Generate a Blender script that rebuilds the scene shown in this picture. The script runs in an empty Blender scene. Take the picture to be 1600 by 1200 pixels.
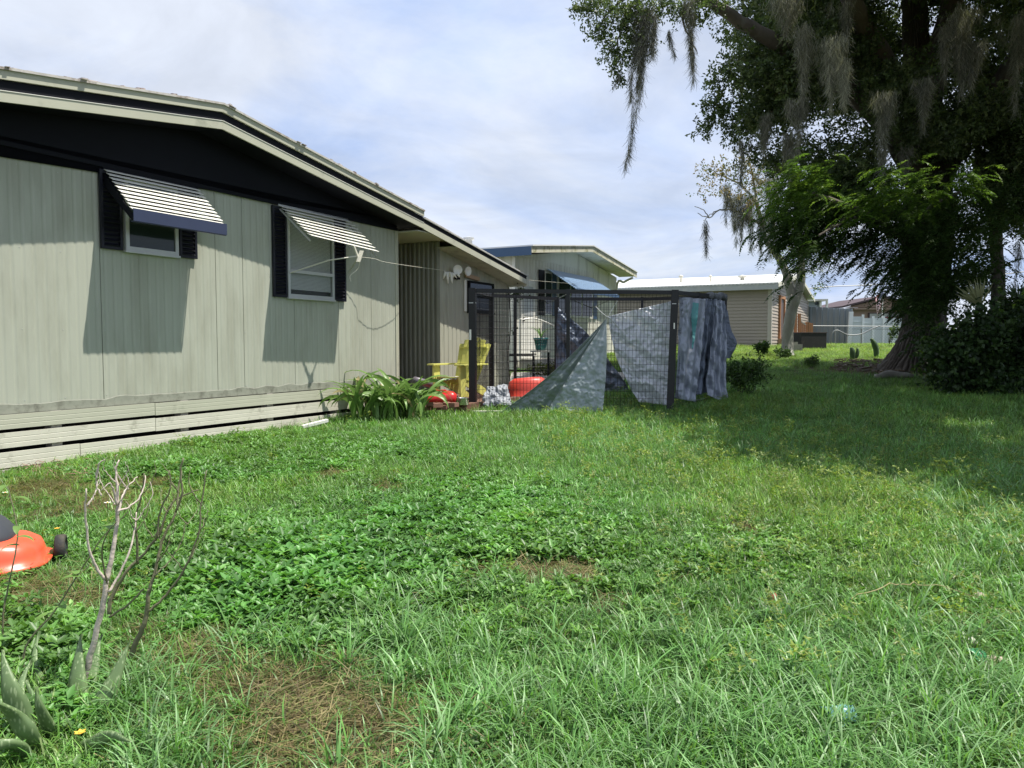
import bpy, math, random
import numpy as np
from mathutils import Vector
R = math.radians
sc = bpy.context.scene
rng = np.random.default_rng(7)
random.seed(7)

# ------------------------------------------------------------------ camera, sky, sun, exposure
FPX, CX, CY, EYE = 1180.0, 800.0, 600.0, 1.2
PITCH = math.atan((600 - 534) / FPX)
cam = bpy.data.cameras.new('camera')
camo = bpy.data.objects.new('camera', cam)
sc.collection.objects.link(camo)
camo.location = (0, 0, EYE)
camo.rotation_euler = (math.pi / 2 - PITCH, 0, 0)
cam.sensor_width = 36
cam.lens = FPX / 1600 * 36
cam.clip_start = 0.05
cam.clip_end = 2000
sc.camera = camo

SUNV = Vector((-0.38, 0.0, -0.925)).normalized()      # the way sunlight travels
w = bpy.data.worlds.new('World'); sc.world = w; w.use_nodes = True
nt = w.node_tree; N = nt.nodes; Lk = nt.links
N.clear()
def wn(t, **k):
    n = N.new(t)
    for a, b in k.items(): setattr(n, a, b)
    return n
out = wn('ShaderNodeOutputWorld'); bg = wn('ShaderNodeBackground')
sky = wn('ShaderNodeTexSky', sky_type='NISHITA', sun_disc=False, sun_elevation=R(67.6), sun_rotation=R(90), air_density=1.0, dust_density=1.2, ozone_density=1.3)
tc = wn('ShaderNodeTexCoord'); sep = wn('ShaderNodeSeparateXYZ'); Lk.new(tc.outputs['Generated'], sep.inputs[0])
zc = wn('ShaderNodeMath', operation='MAXIMUM'); Lk.new(sep.outputs['Z'], zc.inputs[0]); zc.inputs[1].default_value = 0.0
za = wn('ShaderNodeMath', operation='ADD'); Lk.new(zc.outputs[0], za.inputs[0]); za.inputs[1].default_value = 0.16
dx = wn('ShaderNodeMath', operation='DIVIDE'); Lk.new(sep.outputs['X'], dx.inputs[0]); Lk.new(za.outputs[0], dx.inputs[1])
dy = wn('ShaderNodeMath', operation='DIVIDE'); Lk.new(sep.outputs['Y'], dy.inputs[0]); Lk.new(za.outputs[0], dy.inputs[1])
cb = wn('ShaderNodeCombineXYZ'); Lk.new(dx.outputs[0], cb.inputs[0]); Lk.new(dy.outputs[0], cb.inputs[1])
cb.inputs[2].default_value = 3.1
def wnoise(scale, detail, rough, dist=0.0):
    n = wn('ShaderNodeTexNoise'); n.inputs['Scale'].default_value = scale; n.inputs['Detail'].default_value = detail
    n.inputs['Roughness'].default_value = rough; n.inputs['Distortion'].default_value = dist
    Lk.new(cb.outputs[0], n.inputs['Vector']); return n
n1 = wnoise(0.95, 7, 0.55, 0.3); n2 = wnoise(0.62, 8, 0.58, 0.5); n3 = wnoise(1.9, 6, 0.6, 0.6)
r1 = wn('ShaderNodeMapRange'); Lk.new(n1.outputs['Fac'], r1.inputs[0]); r1.inputs[1].default_value = 0.28; r1.inputs[2].default_value = 0.58
r1.inputs[3].default_value = 0.8; r1.inputs[4].default_value = 1.0
cr = wn('ShaderNodeValToRGB'); Lk.new(n2.outputs['Fac'], cr.inputs[0])
cr.color_ramp.elements[0].position = 0.38; cr.color_ramp.elements[0].color = (3.2, 4.1, 6.1, 1)
cr.color_ramp.elements[1].position = 0.57; cr.color_ramp.elements[1].color = (5.15, 5.55, 6.35, 1)
cr3 = wn('ShaderNodeMapRange'); Lk.new(n3.outputs['Fac'], cr3.inputs[0]); cr3.inputs[1].default_value = 0.35; cr3.inputs[2].default_value = 0.7
cr3.inputs[3].default_value = 0.90; cr3.inputs[4].default_value = 1.10
cm = wn('ShaderNodeVectorMath', operation='SCALE'); Lk.new(cr.outputs[0], cm.inputs[0]); Lk.new(cr3.outputs[0], cm.inputs[3])
mix = wn('ShaderNodeMix', data_type='RGBA')
skb = wn('ShaderNodeVectorMath', operation='MULTIPLY'); Lk.new(sky.outputs[0], skb.inputs[0]); skb.inputs[1].default_value = (0.95, 0.95, 1.0)
Lk.new(r1.outputs[0], mix.inputs['Factor']); Lk.new(skb.outputs[0], mix.inputs[6]); Lk.new(cm.outputs[0], mix.inputs[7])
Lk.new(mix.outputs[2], bg.inputs['Color']); bg.inputs['Strength'].default_value = 0.1
Lk.new(bg.outputs[0], out.inputs[0])

sd = bpy.data.lights.new('sun', 'SUN'); sd.energy = 4.6; sd.angle = R(0.5); sd.color = (1.0, 0.95, 0.86)
so = bpy.data.objects.new('sun', sd); sc.collection.objects.link(so)
so.rotation_euler = SUNV.to_track_quat('-Z', 'Y').to_euler(); so.location = (10, 0, 30)
sc.view_settings.view_transform = 'Standard'; sc.view_settings.look = 'None'; sc.view_settings.gamma = 1
sc.view_settings.exposure = 0.65
try: sc.view_settings.use_curve_mapping = False
except Exception: pass
sc.cycles.max_bounces = 6; sc.cycles.transparent_max_bounces = 8
sc.cycles.use_denoising = True

# ------------------------------------------------------------------ helpers
_F = np.array([0, math.cos(PITCH), -math.sin(PITCH)]); _U = np.array([0, math.sin(PITCH), math.cos(PITCH)])
def at(x, y, Y):
    """photo pixel (1600x1200) at a distance Y in metres -> world point"""
    r = _F + np.array([1, 0, 0]) * (x - CX) / FPX + _U * (CY - y) / FPX
    return np.array([0, 0, EYE]) + r * (Y / r[1])
_TY = [-60, 6, 9, 11.5, 15, 20, 25, 33, 53, 90, 600]
_TZ = [0, 0, .03, .13, .24, .45, .75, 1.03, 1.03, 1.0, .6]
def zg(X, Y):
    return np.interp(Y, _TY, _TZ)
def onground(x, y):
    lo, hi = 1.2, 120.0
    for _ in range(60):
        m = (lo + hi) / 2; q = at(x, y, m)
        if q[2] > zg(q[0], m): lo = m
        else: hi = m
    q = at(x, y, lo); q[2] = zg(q[0], lo); return q

_perm = rng.random((64, 64, 64))
def vnoise(P, scale=1.0, seed=0):
    P = np.asarray(P, float) * scale + seed * 7.31 + 1000
    i = np.floor(P).astype(int); f = P - i; f = f * f * (3 - 2 * f)
    def h(a, b, c): return _perm[(i[..., 0] + a) % 64, (i[..., 1] + b) % 64, (i[..., 2] + c) % 64]
    x0 = h(0,0,0)*(1-f[...,0])+h(1,0,0)*f[...,0]; x1 = h(0,1,0)*(1-f[...,0])+h(1,1,0)*f[...,0]
    x2 = h(0,0,1)*(1-f[...,0])+h(1,0,1)*f[...,0]; x3 = h(0,1,1)*(1-f[...,0])+h(1,1,1)*f[...,0]
    y0 = x0*(1-f[...,1])+x1*f[...,1]; y1 = x2*(1-f[...,1])+x3*f[...,1]
    return y0*(1-f[...,2])+y1*f[...,2]
def fbm(P, scale=1.0, seed=0, oct=4):
    s = 0; a = 0.5; t = 0
    for k in range(oct):
        s = s + a * vnoise(P, scale * 2 ** k, seed + k); t += a; a *= .5
    return s / t
def xy3(X, Y): return np.stack([X, Y, np.zeros_like(X)], -1)

# ---- materials
def sh(m):
    nt = m.node_tree; return nt, nt.nodes, nt.links, nt.nodes['Principled BSDF']
MATS = {}
def mat(name, col, rough=.6, var=.15, scale=6.0, bump=.0, bscale=40.0, metal=0.0, spec=.5, dirt=None, dirt_scale=2.0, dirt_lo=.5, dirt_hi=.7, stretch=None, coord='Object', transl=0.0, coat=0.0):
    m = bpy.data.materials.new(name); m.use_nodes = True; nt, n, l, b = sh(m)
    b.inputs['Roughness'].default_value = rough; b.inputs['Metallic'].default_value = metal
    b.inputs['Specular IOR Level'].default_value = spec; b.inputs['Coat Weight'].default_value = coat
    tc = n.new('ShaderNodeTexCoord'); src = tc.outputs[coord]
    if stretch:
        mp = n.new('ShaderNodeMapping'); mp.inputs['Scale'].default_value = stretch; l.new(src, mp.inputs[0]); src = mp.outputs[0]
    no = n.new('ShaderNodeTexNoise'); no.inputs['Scale'].default_value = scale; no.inputs['Detail'].default_value = 6; l.new(src, no.inputs['Vector'])
    mx = n.new('ShaderNodeMix'); mx.data_type = 'RGBA'
    mx.inputs[6].default_value = tuple(c * (1 - var) for c in col) + (1,); mx.inputs[7].default_value = tuple(min(1, c * (1 + var)) for c in col) + (1,)
    l.new(no.outputs['Fac'], mx.inputs['Factor']); o = mx.outputs[2]
    if dirt:
        n2 = n.new('ShaderNodeTexNoise'); n2.inputs['Scale'].default_value = dirt_scale; n2.inputs['Detail'].default_value = 8; n2.inputs['Roughness'].default_value = .65; l.new(src, n2.inputs['Vector'])
        mr = n.new('ShaderNodeMapRange'); mr.inputs[1].default_value = dirt_lo; mr.inputs[2].default_value = dirt_hi; l.new(n2.outputs['Fac'], mr.inputs[0])
        m2 = n.new('ShaderNodeMix'); m2.data_type = 'RGBA'; l.new(mr.outputs[0], m2.inputs['Factor']); l.new(o, m2.inputs[6]); m2.inputs[7].default_value = tuple(dirt) + (1,); o = m2.outputs[2]
    l.new(o, b.inputs['Base Color'])
    if bump:
        n3 = n.new('ShaderNodeTexNoise'); n3.inputs['Scale'].default_value = bscale; n3.inputs['Detail'].default_value = 5; l.new(src, n3.inputs['Vector'])
        bp = n.new('ShaderNodeBump'); bp.inputs['Strength'].default_value = bump; bp.inputs['Distance'].default_value = .01
        l.new(n3.outputs['Fac'], bp.inputs['Height']); l.new(bp.outputs[0], b.inputs['Normal'])
    if transl:
        tr = n.new('ShaderNodeBsdfTranslucent'); l.new(o, tr.inputs[0]); ms = n.new('ShaderNodeMixShader'); ms.inputs[0].default_value = transl
        l.new(b.outputs[0], ms.inputs[1]); l.new(tr.outputs[0], ms.inputs[2]); l.new(ms.outputs[0], n['Material Output'].inputs[0])
    MATS[name] = m; return m
def leafmat(name, transl=.35, rough=.5, atype='GEOMETRY', boost=1.4, spec=.3):
    m = bpy.data.materials.new(name); m.use_nodes = True; nt, n, l, b = sh(m)
    a = n.new('ShaderNodeAttribute'); a.attribute_name = 'tint'; a.attribute_type = 'GEOMETRY'; col = a.outputs['Color']
    if atype == 'INSTANCER':
        a2 = n.new('ShaderNodeAttribute'); a2.attribute_name = 'itint'; a2.attribute_type = 'INSTANCER'
        mu = n.new('ShaderNodeMix'); mu.data_type = 'RGBA'; mu.blend_type = 'MULTIPLY'; mu.inputs['Factor'].default_value = 1
        l.new(col, mu.inputs[6]); l.new(a2.outputs['Color'], mu.inputs[7]); col = mu.outputs[2]
    b.inputs['Roughness'].default_value = rough; b.inputs['Specular IOR Level'].default_value = spec; l.new(col, b.inputs['Base Color'])
    tr = n.new('ShaderNodeBsdfTranslucent'); g = n.new('ShaderNodeMix'); g.data_type = 'RGBA'; g.blend_type = 'MULTIPLY'; g.inputs['Factor'].default_value = 1
    l.new(col, g.inputs[6]); g.inputs[7].default_value = (boost * 1.1, boost * 1.15, boost * .55, 1); l.new(g.outputs[2], tr.inputs[0])
    ms = n.new('ShaderNodeMixShader'); ms.inputs[0].default_value = transl; l.new(b.outputs[0], ms.inputs[1]); l.new(tr.outputs[0], ms.inputs[2])
    l.new(ms.outputs[0], n['Material Output'].inputs[0]); return m

# ---- mesh building
class MB:
    def __init__(s): s.v = []; s.f = []; s.n = 0
    def add(s, V, Fc):
        V = np.asarray(V, float); k = s.n; s.v.append(V); s.f += [tuple(int(i) + k for i in q) for q in Fc]; s.n += len(V); return s
    def box(s, c, sx, sy, sz, ax=(1,0,0), ay=(0,1,0), az=(0,0,1)):
        c, ax, ay, az = (np.array(q, float) for q in (c, ax, ay, az)); V = []
        for a, b, d in ((-1,-1,-1),(1,-1,-1),(1,1,-1),(-1,1,-1),(-1,-1,1),(1,-1,1),(1,1,1),(-1,1,1)):
            V.append(c + ax*a*sx/2 + ay*b*sy/2 + az*d*sz/2)
        return s.add(V, [(0,3,2,1),(4,5,6,7),(0,1,5,4),(1,2,6,5),(2,3,7,6),(3,0,4,7)])
    def bar(s, a, b, wd, th, up=(0,0,1)):
        a = np.array(a, float); b = np.array(b, float); ax = b - a; L = np.linalg.norm(ax); ax /= L
        up = np.array(up, float); ay = np.cross(up, ax); ay /= np.linalg.norm(ay); az = np.cross(ax, ay)
        return s.box((a+b)/2, L, wd, th, ax, ay, az)
    def tube(s, pts, rad, n=8, cap=True):
        pts = [np.array(p, float) for p in pts]; m = len(pts)
        rad = [rad]*m if np.isscalar(rad) else list(rad)
        V = []; prev = None
        for i, p in enumerate(pts):
            t = pts[min(i+1, m-1)] - pts[max(i-1, 0)]; t = t/(np.linalg.norm(t)+1e-9)
            if prev is None:
                u = np.cross(t, [0, 0, 1]) if abs(t[2]) < .9 else np.cross(t, [1, 0, 0])
            else: u = prev - t*(prev@t)
            u = u/(np.linalg.norm(u)+1e-9); prev = u; q = np.cross(t, u)
            for k in range(n):
                a = 2*math.pi*k/n; V.append(p + rad[i]*(math.cos(a)*u + math.sin(a)*q))
        Fc = []
        for i in range(m-1):
            for k in range(n):
                k2 = (k+1) % n; Fc.append((i*n+k, i*n+k2, (i+1)*n+k2, (i+1)*n+k))
        if cap: Fc.append(tuple(range(n))[::-1]); Fc.append(tuple((m-1)*n+k for k in range(n)))
        return s.add(V, Fc)
    def lathe(s, c, prof, n=20, ax=(1,0,0), ay=(0,1,0), az=(0,0,1)):
        c, ax, ay, az = (np.array(q, float) for q in (c, ax, ay, az)); V = []
        for r, z in prof:
            for k in range(n):
                a = 2*math.pi*k/n; V.append(c + ax*r*math.cos(a) + ay*r*math.sin(a) + az*z)
        Fc = [(i*n+k, i*n+(k+1) % n, (i+1)*n+(k+1) % n, (i+1)*n+k) for i in range(len(prof)-1) for k in range(n)]
        Fc.append(tuple(range(n))[::-1]); Fc.append(tuple((len(prof)-1)*n+k for k in range(n)))
        return s.add(V, Fc)
    def prism(s, poly, ext):
        """extrude a planar 3d polygon by vector ext"""
        P = [np.array(p, float) for p in poly]; e = np.array(ext, float); n = len(P)
        Fc = [tuple(range(n))[::-1], tuple(range(n, 2*n))] + [(i, (i+1) % n, (i+1) % n+n, i+n) for i in range(n)]
        return s.add(P + [p+e for p in P], Fc)
    def grid(s, G, closed_u=False):
        G = np.asarray(G); a, b = G.shape[:2]; Fc = []
        for i in range(a-1):
            for j in range(b if closed_u else b-1):
                j2 = (j+1) % b; Fc.append((i*b+j, i*b+j2, (i+1)*b+j2, (i+1)*b+j))
        return s.add(G.reshape(-1, 3), Fc)
COL = sc.collection
def link_mesh(name, me, parent=None, loc=(0,0,0), link=True):
    o = bpy.data.objects.new(name, me)
    if parent is not None: o.parent = parent
    o.location = loc
    if link: COL.objects.link(o)
    return o
def wpos(o):
    p = np.zeros(3)
    while o is not None: p = p + np.array(o.location); o = o.parent
    return p
def obj(name, mb, m, parent=None, smooth=False, base=None, link=True):
    """one mesh object; vertices are given in world space"""
    V = np.concatenate(mb.v); me = bpy.data.meshes.new(name)
    org = wpos(parent) if parent is not None else (np.array(base, float) if base is not None else np.zeros(3))
    me.from_pydata((V - org).tolist(), [], mb.f)
    me.materials.append(m)
    if smooth: me.shade_smooth()
    return link_mesh(name, me, parent, (0,0,0) if parent is not None else tuple(org), link)
def tag(o, label=None, cat=None, group=None, kind=None):
    if label: o['label'] = label
    if cat: o['category'] = cat
    if group: o['group'] = group
    if kind: o['kind'] = kind
    return o
def thing(name, label, cat, loc, group=None):
    o = bpy.data.objects.new(name, None); COL.objects.link(o); o.location = tuple(float(x) for x in loc); o.empty_display_size = .1
    return tag(o, label, cat, group)
def fast(name, V, Q, m, tint=None, parent=None, link=True, base=None, nper=4, smooth=False):
    """big mesh from numpy: V (n,3) world, Q (m,k) faces, tint (n,3)"""
    org = wpos(parent) if parent is not None else (np.array(base, float) if base is not None else np.zeros(3))
    me = bpy.data.meshes.new(name); V = np.asarray(V, np.float32) - org.astype(np.float32); Q = np.asarray(Q, np.int32); k = Q.shape[1]
    me.vertices.add(len(V)); me.vertices.foreach_set('co', V.ravel())
    me.loops.add(Q.size); me.loops.foreach_set('vertex_index', Q.ravel())
    me.polygons.add(len(Q)); me.polygons.foreach_set('loop_start', np.arange(0, Q.size, k, dtype=np.int32))
    me.update(calc_edges=True)
    if tint is not None:
        a = me.attributes.new('tint', 'FLOAT_COLOR', 'POINT'); c = np.ones((len(V), 4), np.float32); c[:, :3] = tint; a.data.foreach_set('color', c.ravel())
    me.materials.append(m)
    if smooth: me.shade_smooth()
    return link_mesh(name, me, parent, (0,0,0) if parent is not None else tuple(org), link)
def unit(a): return a/(np.linalg.norm(a, axis=-1, keepdims=True)+1e-9)
def rhombs(P, D, L, W, tint, fold=0.0):
    """leaves: base P, direction D, length L, width W; -> V,Q,T"""
    n = len(P); D = unit(D); rn = unit(rng.normal(size=(n, 3))); S = unit(np.cross(D, rn)); Nn = np.cross(S, D)
    L = np.broadcast_to(L, (n,))[:, None]; W = np.broadcast_to(W, (n,))[:, None]
    V = np.stack([P, P + D*L*.45 + S*W*.5 + Nn*W*.12, P + D*L - Nn*L*.1, P + D*L*.45 - S*W*.5 + Nn*W*.12], 1).reshape(-1, 3)
    Q = np.arange(n*4).reshape(-1, 4); return V, Q, np.repeat(tint, 4, 0)
def blob_leaves(blobs, per_m3, L, Wr, cols, shade=True, hang=.1, twig=10, tw_len=.22, mn=60, gap=.40):
    """twigs of leaves spread through ellipsoid blobs [(centre, radii)]"""
    P = []; 
    for c, r in blobs:
        r = np.broadcast_to(np.array(r, float), (3,)); vol = 4.19*r[0]*r[1]*r[2]; n = max(mn//twig, int(vol*per_m3/twig))
        u = unit(rng.normal(size=(n, 3)))*(rng.random((n, 1))**.45); 
        u *= (0.75 + .5*fbm(unit(u)*1.7 + c, 1.3, 5, 2))[:, None]
        P.append(c + u*r)
    T0 = np.concatenate(P); n = len(T0)
    keep = fbm(T0, 1.1, 3, 3) > gap
    T0 = T0[keep]; n = len(T0)
    d = unit(rng.normal(size=(n, 3)) + [0, 0, -hang]); k = twig
    s = rng.random((n, k, 1))
    P = (T0[:, None] + d[:, None]*s*tw_len + rng.normal(size=(n, k, 3))*.02).reshape(-1, 3)
    D = (d[:, None]*.5 + rng.normal(size=(n, k, 3))*.8 + [0, 0, -hang]).reshape(-1, 3)
    cols = np.array(cols); ci = cols[rng.integers(0, len(cols), n)]
    br = (.8 + .5*rng.random((n, 1)))*(.7 + .6*fbm(T0, .8, 11, 2))[:, None]
    T = np.repeat(ci*br, k, 0)*(.85 + .3*rng.random((n*k, 1)))
    return rhombs(P, D, L*(.7+.6*rng.random(n*k)), L*Wr*(.8+.4*rng.random(n*k)), T)
def catm(pts, n=6):
    """smooth a polyline"""
    P = [np.array(p, float) for p in pts]; P = [2*P[0]-P[1]] + P + [2*P[-1]-P[-2]]; o = []
    for i in range(1, len(P)-2):
        for k in range(n):
            t = k/n; a, b, c, d = P[i-1:i+3]
            o.append(.5*((2*b)+(-a+c)*t+(2*a-5*b+4*c-d)*t*t+(-a+3*b-3*c+d)*t**3))
    o.append(P[-2]); return o
def catm1(v, n=6): return [float(x[0]) for x in catm([[a] for a in v], n)]

# ---- materials used by several things
M_side = mat('painted_siding', (.42, .435, .362), .45, .06, 3, .25, 2.5, spec=.4, dirt=(.30,.30,.235), dirt_scale=2.2, dirt_lo=.46, dirt_hi=.80, stretch=(1.5,1.5,.35))
M_side2 = mat('stained_siding', (.40, .405, .325), .55, .1, 3, .05, 30, spec=.35, dirt=(.20,.20,.15), dirt_scale=2.2, dirt_lo=.5, dirt_hi=.75, stretch=(2.5,2.5,.3))
M_trimgreen = mat('sage_trim', (.47, .47, .375), .45, .07, 5, .03, 20, dirt=(.25,.26,.2), dirt_scale=2, dirt_lo=.6, dirt_hi=.8)
M_black = mat('black_paint', (.004, .005, .009), .6, .2, 8, .03, 30, spec=.2)
M_navy = mat('navy_shutter', (.006, .007, .014), .42, .15, 8, spec=.35)
M_alu = mat('dull_aluminium', (.5, .51, .5), .4, .1, 9, .04, 60, metal=.35)
M_awn = mat('white_awning_enamel', (.78, .77, .70), .4, .05, 12, .03, 60)
M_wpale = mat('weathered_white', (.60, .58, .49), .6, .12, 6, .08, 40, dirt=(.25,.24,.18), dirt_scale=5, dirt_lo=.55, dirt_hi=.75)
M_dark = mat('dark_void', (.01, .01, .009), .9, .2)
M_soil = mat('soil', (.16, .10, .065), .95, .3, 12, .5, 30)
M_conc = mat('concrete', (.36, .34, .30), .9, .18, 9, .3, 50, dirt=(.2,.18,.15), dirt_scale=6)
M_glass = bpy.data.materials.new('window_glass'); M_glass.use_nodes = True
_b = M_glass.node_tree.nodes['Principled BSDF']; _b.inputs['Base Color'].default_value = (.02,.03,.028,1); _b.inputs['Roughness'].default_value = .08; _b.inputs['Specular IOR Level'].default_value = .35
M_glass2 = bpy.data.materials.new('clear_glass'); M_glass2.use_nodes = True
_n = M_glass2.node_tree; _b = _n.nodes['Principled BSDF']; _b.inputs['Base Color'].default_value = (.05,.07,.06,1); _b.inputs['Roughness'].default_value = .06
_t = _n.nodes.new('ShaderNodeBsdfTransparent'); _m = _n.nodes.new('ShaderNodeMixShader'); _m.inputs[0].default_value = .2
_n.links.new(_t.outputs[0], _m.inputs[1]); _n.links.new(_b.outputs[0], _m.inputs[2]); _n.links.new(_m.outputs[0], _n.nodes['Material Output'].inputs[0])
M_bark = mat('oak_bark', (.105, .09, .075), .95, .4, 5, 1.0, 22, stretch=(1,1,.3), dirt=(.14,.145,.125), dirt_scale=1.5, dirt_lo=.55)
M_bark2 = mat('pale_bark', (.27, .26, .22), .9, .3, 6, .6, 25, stretch=(1,1,.5), dirt=(.38,.38,.34), dirt_scale=4)
M_leaf = leafmat('leaf', .3, .45)
M_leafb = leafmat('bright_leaf', .4, .45, boost=1.45)
M_moss = leafmat('moss', .25, .9, boost=.9, spec=.1)
M_grass = leafmat('grass_blade', .30, .42, 'INSTANCER', boost=1.5, spec=.4)

# ------------------------------------------------------------------ ground
xs = np.unique(np.concatenate([np.linspace(-600,-40,8), np.linspace(-40,-8,16), np.arange(-8,14,.12), np.linspace(14,60,24), np.linspace(60,600,8)]))
ys = np.unique(np.concatenate([np.linspace(-60,0,8), np.arange(0,16,.12), np.arange(16,60,.6), np.linspace(60,600,14)]))
GX, GY = np.meshgrid(xs, ys)
GZ = zg(GX, GY) + (fbm(xy3(GX, GY), 1.4, 2, 3)-.5)*.05*((GY < 30) & (np.abs(GX) < 16)) - .015
Vg = np.stack([GX, GY, GZ], -1).reshape(-1, 3); nx = len(xs)
ii = (np.arange(len(ys)-1)[:, None]*nx + np.arange(nx-1)[None]).ravel()
Qg = np.stack([ii, ii+1, ii+1+nx, ii+nx], 1)
bare_spots = [(onground(x, y)[:2], r) for x, y, r in ((820,895,.20),(945,945,.13),(745,897,.12),(885,898,.19),(650,950,.11),(600,768,.2),(1160,835,.13),(520,745,.22),(890,770,.12),(570,815,.12),(920,912,.08),(1210,942,.05),(450,1110,.15),(330,1045,.14),(600,1130,.08))]
def bare(X, Y):
    b = np.zeros_like(X)
    for (c, r) in bare_spots: b = np.maximum(b, np.exp(-(((X-c[0])/r)**2 + ((Y-c[1])/(r*1.25))**2)*1.2))
    return b*(.55 + .9*fbm(xy3(X, Y), 5, 9, 3))
straw_pts = [(onground(x, y)[:2], r) for x, y, r in ((290,1020,.17),(390,1085,.23),(490,1125,.23),(590,1150,.18),(480,1180,.22),(240,990,.13),(660,1110,.08),(60,770,.4),(170,790,.4),(30,930,.25),(110,950,.2),(230,760,.3))]
def straw(X, Y):
    b = np.zeros_like(X)
    for (c, r) in straw_pts: b = np.maximum(b, np.exp(-(((X-c[0])/r)**2 + ((Y-c[1])/r)**2)))
    return b*(.5 + fbm(xy3(X, Y), 4, 19, 3))
m = bpy.data.materials.new('ground_soil_and_turf'); m.use_nodes = True; nt, n, l, b = sh(m)
tcn = n.new('ShaderNodeTexCoord'); na = n.new('ShaderNodeTexNoise'); na.inputs['Scale'].default_value = 1.2; na.inputs['Detail'].default_value = 9; na.inputs['Roughness'].default_value = .7; l.new(tcn.outputs['Object'], na.inputs['Vector'])
ra = n.new('ShaderNodeValToRGB'); ra.color_ramp.elements[0].position = .35; ra.color_ramp.elements[0].color = (.03,.045,.012,1); ra.color_ramp.elements[1].position = .68; ra.color_ramp.elements[1].color = (.09,.12,.035,1)
l.new(na.outputs['Fac'], ra.inputs[0])
nb = n.new('ShaderNodeTexNoise'); nb.inputs['Scale'].default_value = 35; nb.inputs['Detail'].default_value = 6; l.new(tcn.outputs['Object'], nb.inputs['Vector'])
rb = n.new('ShaderNodeValToRGB'); rb.color_ramp.elements[0].color = (.05,.035,.022,1); rb.color_ramp.elements[1].color = (.34,.225,.155,1); l.new(nb.outputs['Fac'], rb.inputs[0])
at_ = n.new('ShaderNodeAttribute'); at_.attribute_name = 'bare'; mm = n.new('ShaderNodeMix'); mm.data_type = 'RGBA'
l.new(at_.outputs['Fac'], mm.inputs['Factor']); l.new(ra.outputs[0], mm.inputs[6]); l.new(rb.outputs[0], mm.inputs[7]); l.new(mm.outputs[2], b.inputs['Base Color'])
b.inputs['Roughness'].default_value = 1; b.inputs['Specular IOR Level'].default_value = .1
bp = n.new('ShaderNodeBump'); bp.inputs['Strength'].default_value = .8; bp.inputs['Distance'].default_value = .03; l.new(nb.outputs['Fac'], bp.inputs['Height']); l.new(bp.outputs[0], b.inputs['Normal'])
g = fast('ground', Vg, Qg, m); tag(g, kind='structure')
bv = np.clip(np.maximum(bare(GX, GY)*1.4, straw(GX, GY)*.8), 0, 1)
bv = np.maximum(bv, ((GY < 12)*.35)); 
bv = np.maximum(bv, np.exp(-(((GX-10.0)/2.2)**2+((GY-19.3)/1.6)**2))*.95)
a = g.data.attributes.new('bare', 'FLOAT', 'POINT'); a.data.foreach_set('value', bv.ravel().astype(np.float32))

# ------------------------------------------------------------------ the sage mobile home
HD = np.array([.46391665, .88587885, 0]); HN = np.array([.88587885, -.46391665, 0]); HP = np.array([-4.62405502, 6.79563484, 0])
UZ = np.array([0, 0, 1.0])
def W(t, o, z): return HP + HD*t + HN*o + UZ*z
def hbox(mb, t0, t1, o0, o1, z0, z1, Wf=W, D=HD, Nn=HN):
    return mb.box(Wf((t0+t1)/2, (o0+o1)/2, (z0+z1)/2), abs(t1-t0), abs(o1-o0), abs(z1-z0), D, Nn, UZ)
ZB, ZT, ZRK = .567, 2.966, 3.56
TA, SL = 2.2, .147
house = thing('mobile_home', 'long sage green mobile home with black gable, boarded skirting and two awnings', 'mobile home', W(1, 0, 0))
def ribbed(t0, t1, zt0, zt1, z0=ZB, o=0, pitch=.1, dep=.0035, Wf=W, back=.03):
    """a siding sheet with vertical ribs, profile extruded upward"""
    ts = [t0+.004]; os_ = [o]; x = t0 + pitch*.5
    while x < t1 - pitch*.4:
        ts += [x-.022, x-.006, x+.006, x+.022]; os_ += [o, o-dep, o-dep, o]; x += pitch
    ts.append(t1-.004); os_.append(o)
    mb = MB(); k = len(ts); f = lambda t: zt0 + (zt1-zt0)*(t-t0)/(t1-t0)
    V = [Wf(t, q, z0) for t, q in zip(ts, os_)] + [Wf(t, q, f(t)) for t, q in zip(ts, os_)] + [Wf(t0+.004, o-back, z0), Wf(t1-.004, o-back, z0), Wf(t0+.004, o-back, f(t0)), Wf(t1-.004, o-back, f(t1))]
    Fc = [(i, i+1, k+i+1, k+i) for i in range(k-1)] + [(0, k, 2*k+2, 2*k), (k-1, 2*k+1, 2*k+3, 2*k-1), tuple(range(k, 2*k)) + (2*k+3, 2*k+2)]
    return mb.add(V, Fc)
seams = [-5.0, -3.8, -2.6, -1.4, -.2, 1.0, 2.44, 2.85, 3.72, 4.6, 5.35, 6.02]
for a0, a1 in zip(seams[:-1], seams[1:]):
    obj('siding_panel', ribbed(a0, a1, ZT, ZT), M_side, house)
mb = MB()
for a0 in seams[:-1]:
    for dz in (.09, .75, 1.5, 2.25):
        for dt in (.03, .42, .8):
            if a0+dt < 6.0: mb.lathe(W(a0+dt, .0005, ZB+dz), [(.005,0),(.004,.002),(.001,.003)], 6, HD, UZ, HN)
o = obj('siding_screws', mb, M_alu, house); o['kind'] = 'stuff'
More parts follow.
